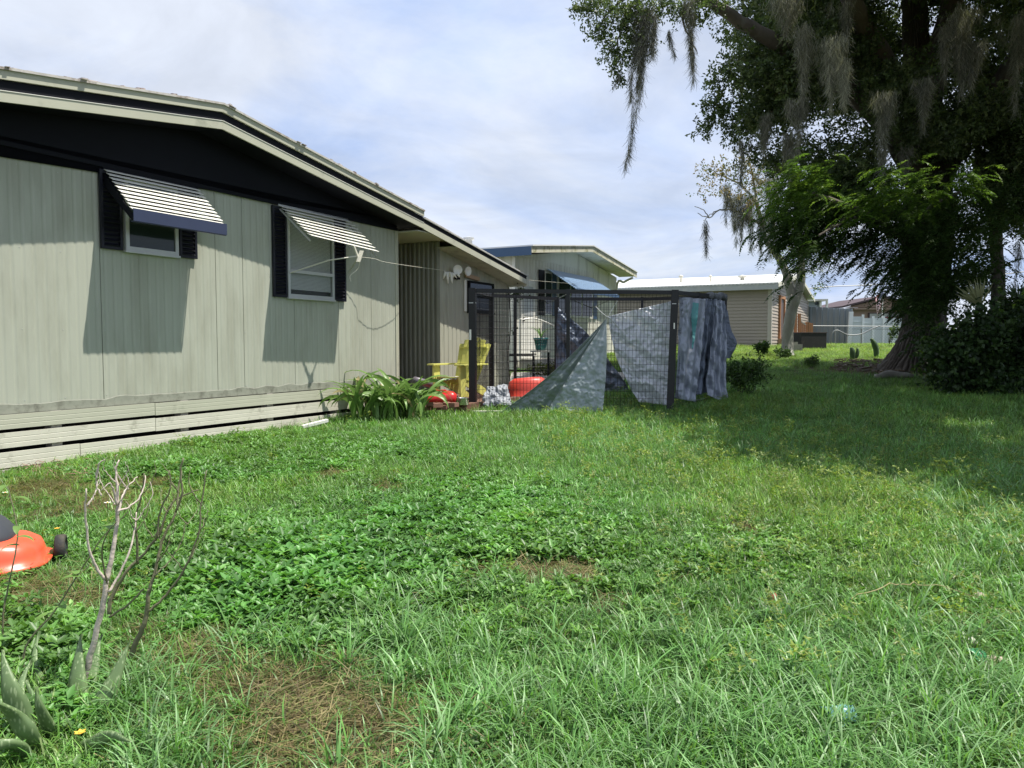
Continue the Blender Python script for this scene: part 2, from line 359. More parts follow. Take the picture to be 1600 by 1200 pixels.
# stained drip strip along the foot of the siding
mb = MB(); ts = np.arange(-5, 6.03, .07); G = []
for t in ts:
    h = .045 + .035*vnoise(np.array([[t, 1, 1]]), 5)[0]; G.append([W(t, .010, ZB-.025), W(t, .010, ZB+h), W(t, .004, ZB+h+.003)])
mb.grid(G); obj('base_flashing', mb, mat('stained_flashing', (.27,.28,.23), .7, .2, 14, .1, 40, dirt=(.15,.15,.12), dirt_scale=9), house)
mb = MB(); hbox(mb, -5, 6.0, -6.5, -.05, .5, 3.0); obj('inner_wall', mb, M_side2, house)
mb = MB(); hbox(mb, -5, 6.0, -6.5, -.30, -.05, .5); obj('underfloor', mb, M_dark, house)
# corner trim
mb = MB(); hbox(mb, 6.005, 6.03, -.02, .018, ZB, ZT); hbox(mb, 5.96, 6.004, .002, .014, ZB, ZT); obj('corner_trim', mb, M_trimgreen, house)
# skirting boards, each with two shallow grooves
def board(t0, t1, zt0, zt1, h, o):
    mb = MB(); pr = [(-.022,0),(0,0),(0,-h*.30),(-.0025,-h*.33),(0,-h*.36),(0,-h*.64),(-.0025,-h*.67),(0,-h*.70),(0,-h),(-.022,-h)]
    A = [W(t0, o+q, zt0+z) for q, z in pr]; B = [W(t1, o+q, zt1+z) for q, z in pr]; k = len(pr)
    return mb.add(A+B, [(i, (i+1) % k, (i+1) % k+k, i+k) for i in range(k)] + [tuple(range(k)), tuple(range(k, 2*k))[::-1]])
for zt, dz, h, o in ((.535, .008, .130, .045), (.372, .01, .138, .047), (.192, .022, .142, .05)):
    br = [-5, -1.8, 1.55, 5.9] if zt > .3 else [-5, -2.6, .7, 5.7]
    for i, (a0, a1) in enumerate(zip(br[:-1], br[1:])):
        q0 = zt - dz*(a0-1)*.25; q1 = zt - dz*(a1-1)*.25
        obj('skirting_board', board(a0+.003, a1-.003, q0, q1 + (.004 if i else 0), h, o+.002*i), M_wpale if zt < .5 else M_trimgreen, house)
for t in (-3, -1.3, .45, 1.9, 3.2, 4.5, 5.7):
    mb = MB(); hbox(mb, t, t+.1, -.09, .012, -.03, .54); obj('skirting_post', mb, M_conc, house)
mb = MB(); hbox(mb, -5, 4.2, -.12, .07, -.12, .045); obj('footing', mb, M_conc, house)
# gable: black boards above the wall, soffit, fascias
def rk(t): return ZRK - SL*abs(t-TA)
OV = .44; TL, TR = -5.0, 6.13
mb = MB(); mb.prism([W(TL,-.03,ZT+.002), W(6.0,-.03,ZT+.002), W(6.0,-.03,rk(6.0)+.12), W(TA,-.03,ZRK+.12), W(TL,-.03,rk(TL)+.12)], HN*.045); obj('gable_panel', mb, M_black, house)
mb = MB(); hbox(mb, TL, 6.0, .018, .03, ZT-.01, ZT+.035); obj('gable_drip_edge', mb, M_black, house)
def rake(name, m, dz0, dz1, o0, o1, ta, tb, f=rk, par=house):
    """one length of fascia following the rake"""
    mb = MB(); mb.prism([W(ta,o0,f(ta)+dz0), W(tb,o0,f(tb)+dz0), W(tb,o0,f(tb)+dz1), W(ta,o0,f(ta)+dz1)], HN*(o1-o0)); return obj(name, mb, m, par)
for ta, tb in ((TL, TA), (TA+.001, TR)):
    rake('fascia_board', M_trimgreen, 0, .088, OV-.022, OV, ta, tb)
    rake('fascia_lip', M_awn, .089, .095, OV-.02, OV+.006, ta, tb)
    rake('recessed_fascia', M_black, .0955, .185, OV-.03, OV-.013, ta, tb)
    rake('drip_fascia', M_trimgreen, .186, .262, OV-.012, OV+.012, ta, tb)
    rake('soffit', M_black, .03, .05, -.02, OV-.0235, ta, tb)
    mb = MB(); mb.prism([W(ta,-6.9,rk(ta)+.263), W(tb,-6.9,rk(tb)+.263), W(tb,-6.9,rk(tb)+.285), W(ta,-6.9,rk(ta)+.285)], HN*(6.9+OV+.03)); obj('roof', mb, mat('roof_coating', (.5,.48,.45), .8, .2, 9, .3, 30, dirt=(.2,.15,.12), dirt_scale=7), house)
# crumbling edge of the roofing: rough lapped flakes along the rake
M_flake = mat('peeling_roofing', (.48,.44,.42), .9, .35, 25, .4, 60, dirt=(.16,.10,.09), dirt_scale=14, dirt_lo=.45, dirt_hi=.6)
mb = MB()
for t in np.arange(-3.2, 6.1, .028):
    if rng.random() < (.93 if t < 2.2 else .9):
        L = .03 + rng.random()*.07; h = .004 + rng.random()**4*.022; o = OV - .02 - rng.random()*.25
        a = np.arctan(-SL*np.sign(t-TA) + rng.normal()*.05); ax = HD*math.cos(a)+UZ*math.sin(a); az = np.cross(ax, HN)*-1
        mb.box(W(t, o, rk(t)+.285+h/2), L, .06+rng.random()*.12, h, ax, HN, az)
fl = obj('roof_flakes', mb, M_flake, house); fl['kind'] = 'stuff'
# windows
def shutter(t0, t1, z0, z1, o=.012):
    mb = MB(); fr = .03
    hbox(mb, t0, t0+fr, o, o+.028, z0, z1); hbox(mb, t1-fr, t1, o, o+.028, z0, z1)
    hbox(mb, t0+fr, t1-fr, o, o+.027, z0, z0+fr); hbox(mb, t0+fr, t1-fr, o, o+.027, z1-fr, z1)
    hbox(mb, t0+fr, t1-fr, o, o+.006, z0+fr, z1-fr)
    z = z0+fr+.02
    while z < z1-fr-.01:
        mb.box(W((t0+t1)/2, o+.016, z), (t1-t0)-2*fr, .006, .042, HD, HN*.75+UZ*.66, UZ*.75-HN*.66); z += .047
    return obj('shutter', mb, M_navy, house)
shutter(.998, 1.235, 2.142, 2.93); shutter(1.925, 2.158, 2.142, 2.93)
shutter(3.325, 3.565, 1.778, 2.94); shutter(4.475, 4.735, 1.778, 2.94)
M_blind = mat('grey_blind_slats', (.78,.82,.80), .5, .06, 5)
def window(t0, t1, z0, z1, rail=None, blind=None, fm=M_alu, lab=None):
    wd = MB(); f = .04
    for q in ((t0, t0+f, z0, z1), (t1-f, t1, z0, z1), (t0+f, t1-f, z0, z0+f), (t0+f, t1-f, z1-f, z1)): hbox(wd, q[0], q[1], .004, .05, q[2], q[3])
    o = obj('window', wd, fm, house)
    mb = MB(); hbox(mb, t0-.012, t1+.012, .002, .062, z0-.025, z0-.001); obj('sill', mb, fm, o)
    if rail:
        mb = MB(); hbox(mb, t0+f, t1-f, .006, .058, rail-.022, rail+.022); obj('sash_rail', mb, fm, o)
    mb = MB(); hbox(mb, t0+f, t1-f, .0045, .006, z0+f, z1-f); obj('backing', mb, M_dark, o)
    if blind:
        mb = MB(); z = blind
        while z < z1-f-.02: mb.box(W((t0+t1)/2, .018, z), t1-t0-2*f-.02, .0022, .0165, HD, HN*.94+UZ*.34, UZ*.94-HN*.34); z += .018
        b = obj('blind', mb, M_blind, o); b['kind'] = 'stuff'
    mb = MB(); hbox(mb, t0+f, t1-f, .032, .036, z0+f, z1-f); obj('pane', mb, M_glass2 if blind else M_glass, o)
    return o
window(1.262, 1.90, 2.152, 2.90)
window(3.572, 4.470, 1.79, 2.92, rail=2.13, blind=1.90)
# awnings: overlapping slats on two side arms
def awning(t0, t1, zt, zf, of, n, fascia, droop=0.0, name='awning', group=None):
    hr = MB(); hbox(hr, t0-.005, t1+.005, .004, .03, zt-.03, zt+.012)
    aw = obj(name, hr, M_black if fascia else M_alu, house)
    for t in (t0+.02, t1-.02):
        fr = MB(); fr.bar(W(t, .03, zt-.05), W(t, of-.02, zf-.05 - droop*(t > (t0+t1)/2)), .02, .02, HD); obj('side_arm', fr, M_black if fascia else M_alu, aw)
    p = (of-.02)/n; hgt = (zt-zf)/n
    for i in range(n):
        o0 = .02 + p*i; z0 = zt - hgt*i; u = (i+1)/n
        pr = [(o0-.002, z0-hgt*.02), (o0+p*1.22, z0-hgt*.60), (o0+p*1.26, z0-hgt*.72), (o0+p*1.16, z0-hgt*.74), (o0+p*.6, z0-hgt*.42), (o0-.002, z0-hgt*.14)]
        dt = rng.normal()*.004; mb = MB(); k = len(pr); dr = droop*u
        A_ = [W(t0+dt, q, z) for q, z in pr]; B_ = [W(t1+dt, q, z-dr) for q, z in pr]
        mb.add(A_+B_, [(j, (j+1) % k, (j+1) % k+k, j+k) for j in range(k)] + [tuple(range(k))[::-1], tuple(range(k, 2*k))])
        obj('slat', mb, M_awn, aw)
    if fascia:
        mb = MB(); hbox(mb, t0-.005, t1+.005, of+.012, of+.022, zf-.100, zf+.022); hbox(mb, t0-.005, t1+.005, of-.02, of+.0115, zf-.108, zf-.100); obj('valance', mb, mat('navy_valance', (.035,.045,.09), .3, .1, 6, spec=.5), aw)
        for t in (t0-.006, t1):
            mb = MB(); mb.prism([W(t,.02,zt-.04), W(t,.02,zt-.16), W(t,of,zf-.10), W(t,of,zf-.03)], HD*.006)
            obj('side_panel', mb, M_black, aw)
    return aw
awning(1.05, 2.19, 2.945, 2.49, .455, 10, True)
aw2 = awning(3.44, 4.81, 2.96, 2.52, .56, 9, False, .06)
mb = MB(); mb.tube([W(3.60,.05,2.10), W(3.95,.4,2.28), W(4.30,.60,2.36)], .009, 6); mb.tube([W(4.78,.05,2.20), W(4.35,.58,2.36)], .007, 6)
mb.box(W(4.33,.62,2.36), .05, .03, .16, HD, HN, UZ+HD*.5); mb.box(W(4.27,.60,2.42), .03, .02, .14, HD, HN, UZ+HD*-.6)
obj('broken_brace', mb, M_wpale, aw2)
mb = MB(); mb.tube(catm([W(4.33,.62,2.34), W(4.36,.56,2.2), W(4.27,.5,2.1), W(4.28,.5,2.02)]), .007, 5); obj('loose_cord', mb, M_wpale, aw2)

# ---- porch notch and extension
E0, E1 = 7.17, 9.85
def rk2(t): return 2.98 - .171*(t-6.09)
M_ribdark = mat('shaded_ribbed_panel', (.22,.22,.175), .5, .12, 6, dirt=(.12,.11,.08), dirt_scale=2, stretch=(2,2,.3))  # siding tone darkened in the colour for the wall turned from the sun
def We(o, t, z): return W(E0 + t - 0.0, o, z)   # faces the camera side: run along o
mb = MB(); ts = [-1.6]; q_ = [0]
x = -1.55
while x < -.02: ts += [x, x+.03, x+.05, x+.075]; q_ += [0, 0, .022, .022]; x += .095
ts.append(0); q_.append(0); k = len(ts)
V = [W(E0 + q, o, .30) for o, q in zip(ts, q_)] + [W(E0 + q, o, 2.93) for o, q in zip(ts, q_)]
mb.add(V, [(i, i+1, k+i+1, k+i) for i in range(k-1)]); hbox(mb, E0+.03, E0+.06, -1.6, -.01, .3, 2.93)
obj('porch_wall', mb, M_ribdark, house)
es = [E0, 8.1, 9.0, E1]
for a0, a1 in zip(es[:-1], es[1:]): obj('siding_panel', ribbed(a0, a1, rk2(a0)+.06, rk2(a1)+.06, .30, 0, .14, .010), M_side2, house)
mb = MB(); mb.prism([W(E0+.07,-6,.2), W(E1,-6,.2), W(E1,-6,rk2(E1)), W(E0+.07,-6,rk2(E0)-.03)], HN*5.95); obj('inner_wall', mb, M_side2, house)
mb = MB(); hbox(mb, 6.03, E0+.1, -1.6, .40, 2.935, 2.95); obj('porch_ceiling', mb, mat('porch_ceiling_board', (.5,.5,.42), .6, .05), house)
mb = MB(); hbox(mb, 6.04, E0+.02, -1.65, -1.62, .2, 2.93); obj('porch_back_wall', mb, M_side2, house)
rake('fascia_board', M_trimgreen, 0, .095, OV-.022, OV+.001, TR+.001, 9.75, rk2)
rake('recessed_fascia', M_black, .0955, .165, OV-.02, OV-.006, TR+.001, 9.78, rk2)
rake('drip_fascia', M_alu, .166, .176, OV-.03, OV+.012, TR+.001, 9.80, rk2)
rake('soffit', M_side2, .02, .035, -.02, OV-.0235, E0, 9.75, rk2)
mb = MB(); mb.prism([W(TR+.05,-6.5,rk2(TR)+.177), W(9.85,-6.5,rk2(9.85)+.177), W(9.85,-6.5,rk2(9.85)+.195), W(TR+.05,-6.5,rk2(TR)+.195)], HN*(6.5+OV)); obj('roof', mb, MATS['roof_coating'], house)
mb = MB(); hbox(mb, 9.76, 9.86, -6, OV, rk2(9.8)-.03, rk2(9.8)+.15); obj('gutter', mb, M_trimgreen, house)
o3 = window(8.18, 9.12, 1.76, 2.33, rail=2.05, fm=M_black)
mb = MB(); hbox(mb, 8.05, 8.11, .01, .03, 1.76, 2.33); obj('side_strip', mb, M_awn, o3)
mb = MB(); mb.box(W(8.3,.04,2.40), .5, .03, .07, HD+UZ*-.08, HN, UZ); obj('lintel_board', mb, mat('bare_wood', (.42,.30,.2), .7, .2, 20), o3)
# security lights
sl = MB(); hbox(sl, 7.72, 7.84, .01, .06, 2.32, 2.42); slo = obj('light_bracket', sl, M_black, house)
for dt, aim in ((-.13, -.9), (.14, .9)):
    ax = unit(HN*.9 + HD*aim*.35 - HD*.5 - UZ*.1); u = unit(np.cross(ax, UZ)); v = np.cross(u, ax)
    mb = MB(); mb.lathe(W(7.78+dt, .09, 2.48), [(.03,0),(.055,.03),(.075,.09),(.085,.11),(.08,.112),(.055,.085)], 16, u, v, ax); obj('flood_lamp', mb, M_awn, slo, smooth=True)
# ivy on the corner of the extension
bl = [(W(E1-.10+.1*math.sin(k*1.7), .06, 2.33-k*.105), (.15,.15,.09)) for k in range(10)] + [(W(E1+.05, .2, 2.38), (.14,.2,.1))]
V, Q, T = blob_leaves(bl, 26000, .055, .8, [(.045,.085,.022),(.03,.06,.018),(.07,.12,.03)], mn=160)
iv = thing('ivy', 'dark green ivy strip climbing the corner of the sage house extension', 'ivy', W(E1, .05, .3))
fast('foliage', V, Q, M_leaf, T, iv)
mb = MB(); mb.tube(catm([W(E1-.05,.05,.3), W(E1-.12,.03,.9), W(E1-.05,.05,1.5), W(E1-.1,.04,2.3)]), .012, 5); obj('stem', mb, M_bark, iv)

# ------------------------------------------------------------------ wooden step and porch clutter
M_deck = mat('red_brown_deck', (.15,.075,.05), .8, .3, 12, .3, 40, dirt=(.25,.2,.16), dirt_scale=6)
dk = thing('porch_deck', 'low reddish brown plank deck under the yellow chair', 'deck', W(7.1, .7, .05))
for i in range(10):
    o = .06 + i*.135
    mb = MB(); hbox(mb, 5.75, 8.6, o, o+.125, .235+.003*math.sin(i*3), .262+.003*math.sin(i*3)); obj('plank', mb, M_deck, dk)
mb = MB(); hbox(mb, 5.74, 5.765, .05, 1.41, .08, .234); hbox(mb, 5.766, 8.58, 1.38, 1.405, .08, .234); obj('skirt_board', mb, M_deck, dk)
mb = MB(); 
for i in range(7):
    c = at(655+i*9, 634+3*math.sin(i*2), 11.0+.1*math.cos(i*5)); mb.box(c, .16, .1, .06, unit(np.array([math.cos(i*2.3), math.sin(i*2.3), .1*math.sin(i)])), unit(np.array([-math.sin(i*2.3), math.cos(i*2.3), 0])), UZ)
tag(obj('brick_rubble', mb, mat('old_brick', (.22,.11,.08), .9, .3, 15, .3, 40), base=at(680,636,11)), 'heap of loose old bricks lying in the grass before the deck', 'bricks', kind='stuff')

# adirondack chair
M_chair = mat('yellow_plastic', (.64,.62,.17), .5, .08, 6, dirt=(.32,.31,.13), dirt_scale=3, dirt_lo=.6, dirt_hi=.85)
cp = W(6.62, .78, .262); fw = unit(np.array([-.55,-.83,0])); lf = np.array([fw[1], -fw[0], 0])   # facing, sideways
chair = thing('adirondack_chair', 'faded yellow plastic garden armchair with a fan back standing on the deck', 'chair', cp)
def cl(x, y, z): return cp + lf*x*.86 + fw*y*.95 + UZ*z*.98
for i in range(6):
    x = -.21 + i*.084; tx = x*1.45
    mb = MB(); b0 = cl(x, -.16, .24); b1 = cl(tx, -.46, 1.02 - abs(i-2.5)**2*.017)
    d_ = unit(b1-b0); s_ = unit(lf + 0*d_); n_ = np.cross(s_, d_)
    w0, w1 = .078, .118; th = .016
    arc = [b1 + s_*(-w1/2), b1 + s_*(-w1/4) + d_*.012, b1+s_*(w1/4) + d_*.012, b1+s_*(w1/2)]
    mb.prism([b0 - s_*w0/2] + arc + [b0 + s_*w0/2], n_*th); obj('back_slat', mb, M_chair, chair)
mb = MB(); mb.bar(cl(-.27,-.30,.58), cl(.27,-.30,.58), .05, .03); mb.bar(cl(-.33,-.42,.86), cl(.33,-.42,.86), .05, .03); obj('back_rail', mb, M_chair, chair)
for i in range(5):
    y = .27 - i*.095; mb = MB(); mb.box(cl(0, y, .37-.028*i), .50, .082, .018, lf, fw*.96-UZ*-.25, UZ); obj('seat_slat', mb, M_chair, chair)
for s in (-1, 1):
    mb = MB(); mb.prism([cl(s*.29, .33, 0), cl(s*.29, .24, 0), cl(s*.29, .19, .35), cl(s*.29, .20, .57), cl(s*.29,.35,.57), cl(s*.29,.36,.35)], lf*s*.035); obj('front_leg', mb, M_chair, chair)
    mb = MB(); mb.prism([cl(s*.26,.33,.30), cl(s*.26,.33,.39), cl(s*.26,-.3,.22), cl(s*.26,-.62,.05), cl(s*.26,-.62,0), cl(s*.26,-.5,0)], lf*s*.03); obj('rear_leg', mb, M_chair, chair)
    mb = MB(); mb.prism([cl(s*.24,.42,.572), cl(s*.40,.42,.572), cl(s*.42,.3,.572), cl(s*.38,-.38,.572), cl(s*.30,-.40,.572), cl(s*.25,.0,.572)], UZ*.022); obj('armrest', mb, M_chair, chair)
# towel on the seat
def cloth(c4, nu, nv, amp, sc_, seed, nrm, m, name, parent=None, label=None, cat=None, edge=0.0, group=None, ridge=0.0, solid=True):
    """bilinear sheet between 4 world corners (tl, tr, br, bl) with creases"""
    tl, tr, br_, bl_ = [np.array(q, float) for q in c4]; u = np.linspace(0,1,nu)[None,:,None]; v = np.linspace(0,1,nv)[:,None,None]
    G = (tl*(1-u)+tr*u)*(1-v) + (bl_*(1-u)+br_*u)*v
    f = fbm(G, sc_, seed, 4) - .5; f2 = np.abs(fbm(G, sc_*2.2, seed+3, 3)-.5)*-1.2
    d = (f*1.1 + f2)[..., None]*amp
    if ridge: d = d + (np.sin(u*ridge + fbm(G, 1.5, seed+8, 2)[..., None]*5)*amp*.8)*(.25+.75*v)
    G = G + np.array(nrm)*d
    if edge:
        eu = (vnoise(np.stack([np.zeros(nv), np.arange(nv)*.25, np.ones(nv)*seed], -1), 1)-.5)*edge
        G[:, 0] += (tr-tl)*eu[:, None]; G[:, -1] += (tr-tl)*eu[::-1, None]
        ev = (vnoise(np.stack([np.arange(nu)*.25, np.zeros(nu), np.ones(nu)*seed], -1), 1)-.5)*edge
        G[-1] += (bl_-tl)*ev[:, None]
    mb = MB(); mb.grid(G); o = obj(name, mb, m, parent, smooth=True, base=(None if parent is not None else G.reshape(-1,3).mean(0)))
    if solid:
        md = o.modifiers.new('thickness', 'SOLIDIFY'); md.thickness = .003
    if label: tag(o, label, cat, group)
    return o
M_towel = mat('striped_towel', (.62,.58,.55), .9, .3, 30, .3, 80, dirt=(.08,.12,.07), dirt_scale=9, dirt_lo=.5, dirt_hi=.55)
cloth([cl(-.2,.0,.38), cl(.22,.02,.38), cl(.20,.36,.35), cl(-.22,.36,.36)], 20, 16, .05, 9, 4, UZ, M_towel, 'towel', label='crumpled pale towel hanging over the seat of the yellow chair', cat='towel')
# red fuel can
rc = at(690, 612, 11.45); rc[2] = .264
M_red = mat('red_plastic', (.52,.02,.02), .35, .12, 8, spec=.5)
fc = thing('fuel_can', 'flat red plastic container lying at the foot of the yellow chair', 'container', rc)
mb = MB(); G = []
for r, z in ((.0,.0),(.8,.0),(.97,.02),(1,.06),(.97,.11),(.8,.14),(.45,.155),(.0,.156)):
    G.append([rc + np.array([math.copysign(abs(math.cos(a))**.5, math.cos(a))*.235*r, math.copysign(abs(math.sin(a))**.5, math.sin(a))*.14*r, z*(1+.25*math.cos(a))]) for a in np.linspace(0, 2*math.pi, 25)[:-1]])
mb.grid(G, True); obj('body', mb, M_red, fc, smooth=True)
mb = MB(); mb.tube([rc+[-.1,0,.13], rc+[-.08,0,.2], rc+[.06,0,.2], rc+[.1,0,.15]], .014, 6); obj('handle', mb, M_red, fc)
mb = MB(); mb.lathe(rc+[.21,0,.09], [(.03,0),(.03,.03),(.028,.035)], 12, (0,1,0), (0,0,1), (1,0,0)); obj('cap', mb, M_black, fc)
# steel bowl
bc = at(722, 628, 11.25); bc[2] = .262
mb = MB(); mb.lathe(bc, [(.095,0),(.10,.004),(.085,.10),(.09,.105),(.08,.10),(.085,.01)], 28)
tag(obj('pet_bowl', mb, mat('steel', (.6,.6,.6), .25, .1, 9, metal=.9), smooth=True, base=bc), 'small steel bowl upside down beside the kennel corner post', 'bowl')
# grey drain pipe
mb = MB(); mb.tube([at(648,594,11.2), at(672,600,11.5)], .055, 16); tag(obj('pipe', mb, mat('grey_purple_plastic', (.14,.12,.14), .4, .1), smooth=True, base=at(655,600,11.3)), 'short dark grey pipe lying behind the strap leaved plant', 'pipe')

# ------------------------------------------------------------------ kennel
M_kblk = mat('black_kennel_steel', (.007,.007,.009), .5, .2, 10, .03, 40, spec=.5, dirt=(.03,.03,.03), dirt_scale=8, dirt_lo=.6, dirt_hi=.8)
KT = 1.97
def gp(x, y, Y):
    q = at(x, y, Y); q[2] = zg(q[0], q[1]); return q
K = {'L': (-.61,11.76), 'M': (.86,11.6), 'R': (2.46,11.44), 'BR': (3.80,13.55), 'RM': (3.05,12.45), 'B1': (2.48,14.45), 'BM': (1.05,14.4), 'BL': (.86,14.4), 'LM': (.06,13.95), 'LF': (-.37,13.7)}
top = {k: KT for k in K}; top['L'] = 2.01; top['R'] = 1.96; top['M']=1.985; top['BR']=2.02; top['RM']=1.99
for k in ('B1','BM','BL'): top[k] = 2.03
for k in ('LM','LF'): top[k] = 2.05
kn = thing('dog_kennel', 'tall black steel wire dog kennel half covered with torn tarps', 'kennel', (1.2, 12.6, .15))
lean = {'R': (-.06, 0), 'BR': (-.02, 0), 'RM': (-.05, 0)}
def kbase(k):
    x, y = K[k]; lx, ly = lean.get(k, (0, 0)); return np.array([x+lx, y+ly, zg(x, y)-.03])
def ktop(k): return np.array([K[k][0], K[k][1], top[k]])
for k in K:
    wd = .105 if k in ('L','R') else (.075 if k in ('LF','BL','BR','BM') else .05)
    mb = MB(); mb.bar(kbase(k), ktop(k)+[0,0,.02], wd, wd, (.2,1,0)); obj('post', mb, M_kblk, kn)
def wires(a, b, du=.052, dz=.102, z0=.05, tz=None):
    a, b = kbase(a), kbase(b); ta, tb = tz; V = []; L = np.linalg.norm((b-a)[:2]); n = int(L/du); h = ta[2]-a[2]; mb = MB()
    e = unit((b-a)*[1,1,0]); nn = np.array([e[1], -e[0], 0]); r = .0026
    bulge = lambda u, v: nn*(fbm(np.array([[u*3+a[0], v*3, 1.]]), 1, 4, 2)[0]-.5)*.05*math.sin(math.pi*min(max(u,0),1))
    for i in range(1, n):
        u = i/n; p = a+(b-a)*u; q = ta+(tb-ta)*u
        pts = [p*(1-v)+q*v + bulge(u, v) for v in (0.02,.25,.5,.75,.98)]; mb.tube(pts, r, 4, False)
    m_ = int(h/dz)
    for j in range(0, m_):
        v = (j+.3)/m_; pts = []
        for u in np.linspace(0, 1, 9):
            p = a+(b-a)*u; q = ta+(tb-ta)*u; pts.append(p*(1-v)+q*v + bulge(u, v) + nn*.004)
        mb.tube(pts, r, 4, False)
    o = obj('wire_mesh', mb, M_kblk, kn); o['kind'] = 'stuff'
edges = [('L','M'),('M','R'),('R','RM'),('RM','BR'),('BR','B1'),('B1','BM'),('BL','LM'),('LM','LF'),('L','LF')]
for p, q in edges:
    if (p, q) != ('L','LF') or True:
        wires(p, q, tz=(ktop(p), ktop(q)))
    mb = MB(); mb.bar(ktop(p)+[0,0,-.02], ktop(q)+[0,0,-.02], .055, .06); obj('top_rail', mb, M_kblk, kn)
    if (p, q) not in (('M','R'),('L','M'),('R','RM')):
        mb = MB(); mb.bar(kbase(p)+[0,0,.08], kbase(q)+[0,0,.08], .03, .03); obj('bottom_rail', mb, M_kblk, kn)
for x, y, hh in ((0,1.30,.22),):
    mb = MB(); p = kbase('L'); mb.box(p+[-.035,-.060,1.2], .03, .012, .16); obj('label_plate', mb, M_awn, kn)
mb = MB(); p = ktop('R')*.72+kbase('R')*.28; mb.box(p+[-.005,-.057,.0], .018, .006, .09); obj('latch_tag', mb, M_awn, kn)
for k, z in (('L', .21), ('R', .19)):
    mb = MB(); p = ktop(k); mb.box(p+[0,0,-z], .112, .112, .012); obj('clamp', mb, M_alu, kn)
# bent wires and ties at the top
mb = MB(); mb.tube(catm([at(931,479,11.5), at(940,488,11.45), at(950,496,11.42)]), .006, 5); mb.tube(catm([at(965,470,11.5), at(955,486,11.45), at(950,496,11.42)]), .004, 5)
mb.tube([at(949,494,11.42), at(960,505,11.45), at(968,515,11.5)], .006, 5); obj('tie_wire', mb, M_alu, kn)

# ---- tarps
def tarpmat(name, c, rough, tr, var=.12):
    return mat(name, c, rough, var, 5, .6, 26, metal=.22, spec=.6, transl=tr, dirt=tuple(x*.84 for x in c), dirt_scale=3, dirt_lo=.55, dirt_hi=.8)
M_t1 = tarpmat('tarp_grey_green', (.17,.205,.205), .5, .05)
M_t2 = tarpmat('tarp_silver', (.80,.82,.86), .36, .42, .1)
M_t3 = tarpmat('tarp_blue_grey', (.15,.18,.235), .45, .15)
M_t4 = tarpmat('tarp_pale_green', (.34,.39,.41), .5, .15)
M_t5 = tarpmat('tarp_slate_blue', (.42,.46,.53), .45, .25, .08)
ap = at(948, 497, 11.4); gl = gp(775, 640, 11.2); gm = gp(852, 636, 11.3); gr = gp(941, 640, 11.25)
fn = np.array([0, -1, 0])
def tri_cloth(apex, b0, b1, nu, nv, amp, folds, seed, m, name, sag=.0, par=None, lab=None, curve=0.0):
    u = np.linspace(0,1,nu)[None,:,None]; v = (np.linspace(0,1,nv)[:,None,None])
    G = apex*(1-v) + (b0*(1-u)+b1*u)*v
    vv = v**.8
    G = G + fn*(np.sin(u*folds*2*math.pi + seed)*.5 + .5*np.sin(u*folds*4.7+v*2))*amp*vv*(1-.3*vv)
    G = G + fn*((fbm(G, 7, seed, 4)-.5)*.07*vv[..., 0])[..., None] + fn*(np.abs(fbm(G, 4, seed+5, 3)-.5)*-.12*vv[..., 0])[..., None] + fn*(np.abs(fbm(G, 13, seed+7, 3)-.5)*-.06*vv[..., 0])[..., None]
    G[..., 2] -= sag*np.sin(math.pi*v[..., 0])*(1-u[..., 0]) ; G[..., 0] += curve*np.sin(math.pi*v[...,0])*(u[...,0])
    mb = MB(); mb.grid(G); o = obj(name, mb, m, par, smooth=True, base=(None if par is not None else apex)); 
    md = o.modifiers.new('thickness', 'SOLIDIFY'); md.thickness = .003; return tag(o, lab, 'tarp') if lab else o
t1 = thing('tarp', 'grey tarp tied to the kennel front and spread to the grass like a tent', 'tarp', ap)
tri_cloth(ap, gl + [0,-.1,0], gm, 80, 130, .035, 2.2, 3, M_t1, 'folded_flap', .10, t1)
tri_cloth(ap+[0,.02,0], gm+[-.02,.07,0], gr, 90, 130, .03, 2.4, 5, M_t4, 'loose_flap', .0, t1, curve=.03)
# big silver tarp inside the front
def poly_cloth(rows, nu, amp, sc_, seed, m, name, lab, nrm=fn, nv=40, vf=0.0):
    calm = .35 if vf else 1.0
    """rows: list of (left px,y,Y),(right px,y,Y) from top to bottom"""
    A = np.array(catm([at(*r[0]) for r in rows], 26)); B = np.array(catm([at(*r[1]) for r in rows], 26)); nu = int(nu*2.2); n = len(A)
    u = np.linspace(0, 1, nu)[None,:,None]; G = A[:,None]*(1-u) + B[:,None]*u
    f = (fbm(G, sc_, seed, 4)-.5)*1.0 - np.abs(fbm(G, sc_*1.8, seed+3, 4)-.5)*1.3
    # diagonal pulled creases
    s = G[..., 0]*.8 + G[..., 2]*1.1
    f = f + .28*np.sin(s*16 + fbm(G, 2, seed+1, 2)*9)*np.linspace(.3, 1, n)[:, None]
    f = f + (.6*np.sin(u[..., 0]*vf + fbm(G, 1.3, seed+4, 2)*7) if vf else 0)*1.0
    f = f - np.abs(fbm(G, 11, seed+9, 3)-.5)*.55*calm + (fbm(G, 24, seed+12, 2)-.5)*.22*calm
    G = G + np.array(nrm)*(f*amp)[..., None]; mb = MB(); mb.grid(G)
    o = obj(name, mb, m, smooth=True, base=G.reshape(-1,3).mean(0)); md = o.modifiers.new('thickness', 'SOLIDIFY'); md.thickness = .003
    return tag(o, lab, 'tarp')
poly_cloth([((951,494,11.62),(1060,468,11.6)), ((954,520,11.65),(1058,505,11.6)), ((964,560,11.7),(1056,555,11.6)), ((982,600,11.75),(1054,595,11.62)), ((998,628,11.8),(1051,634,11.62))], 60, .10, 5, 21, M_t2, 'tarp', 'large shiny silver tarp creased behind the wire of the kennel front')
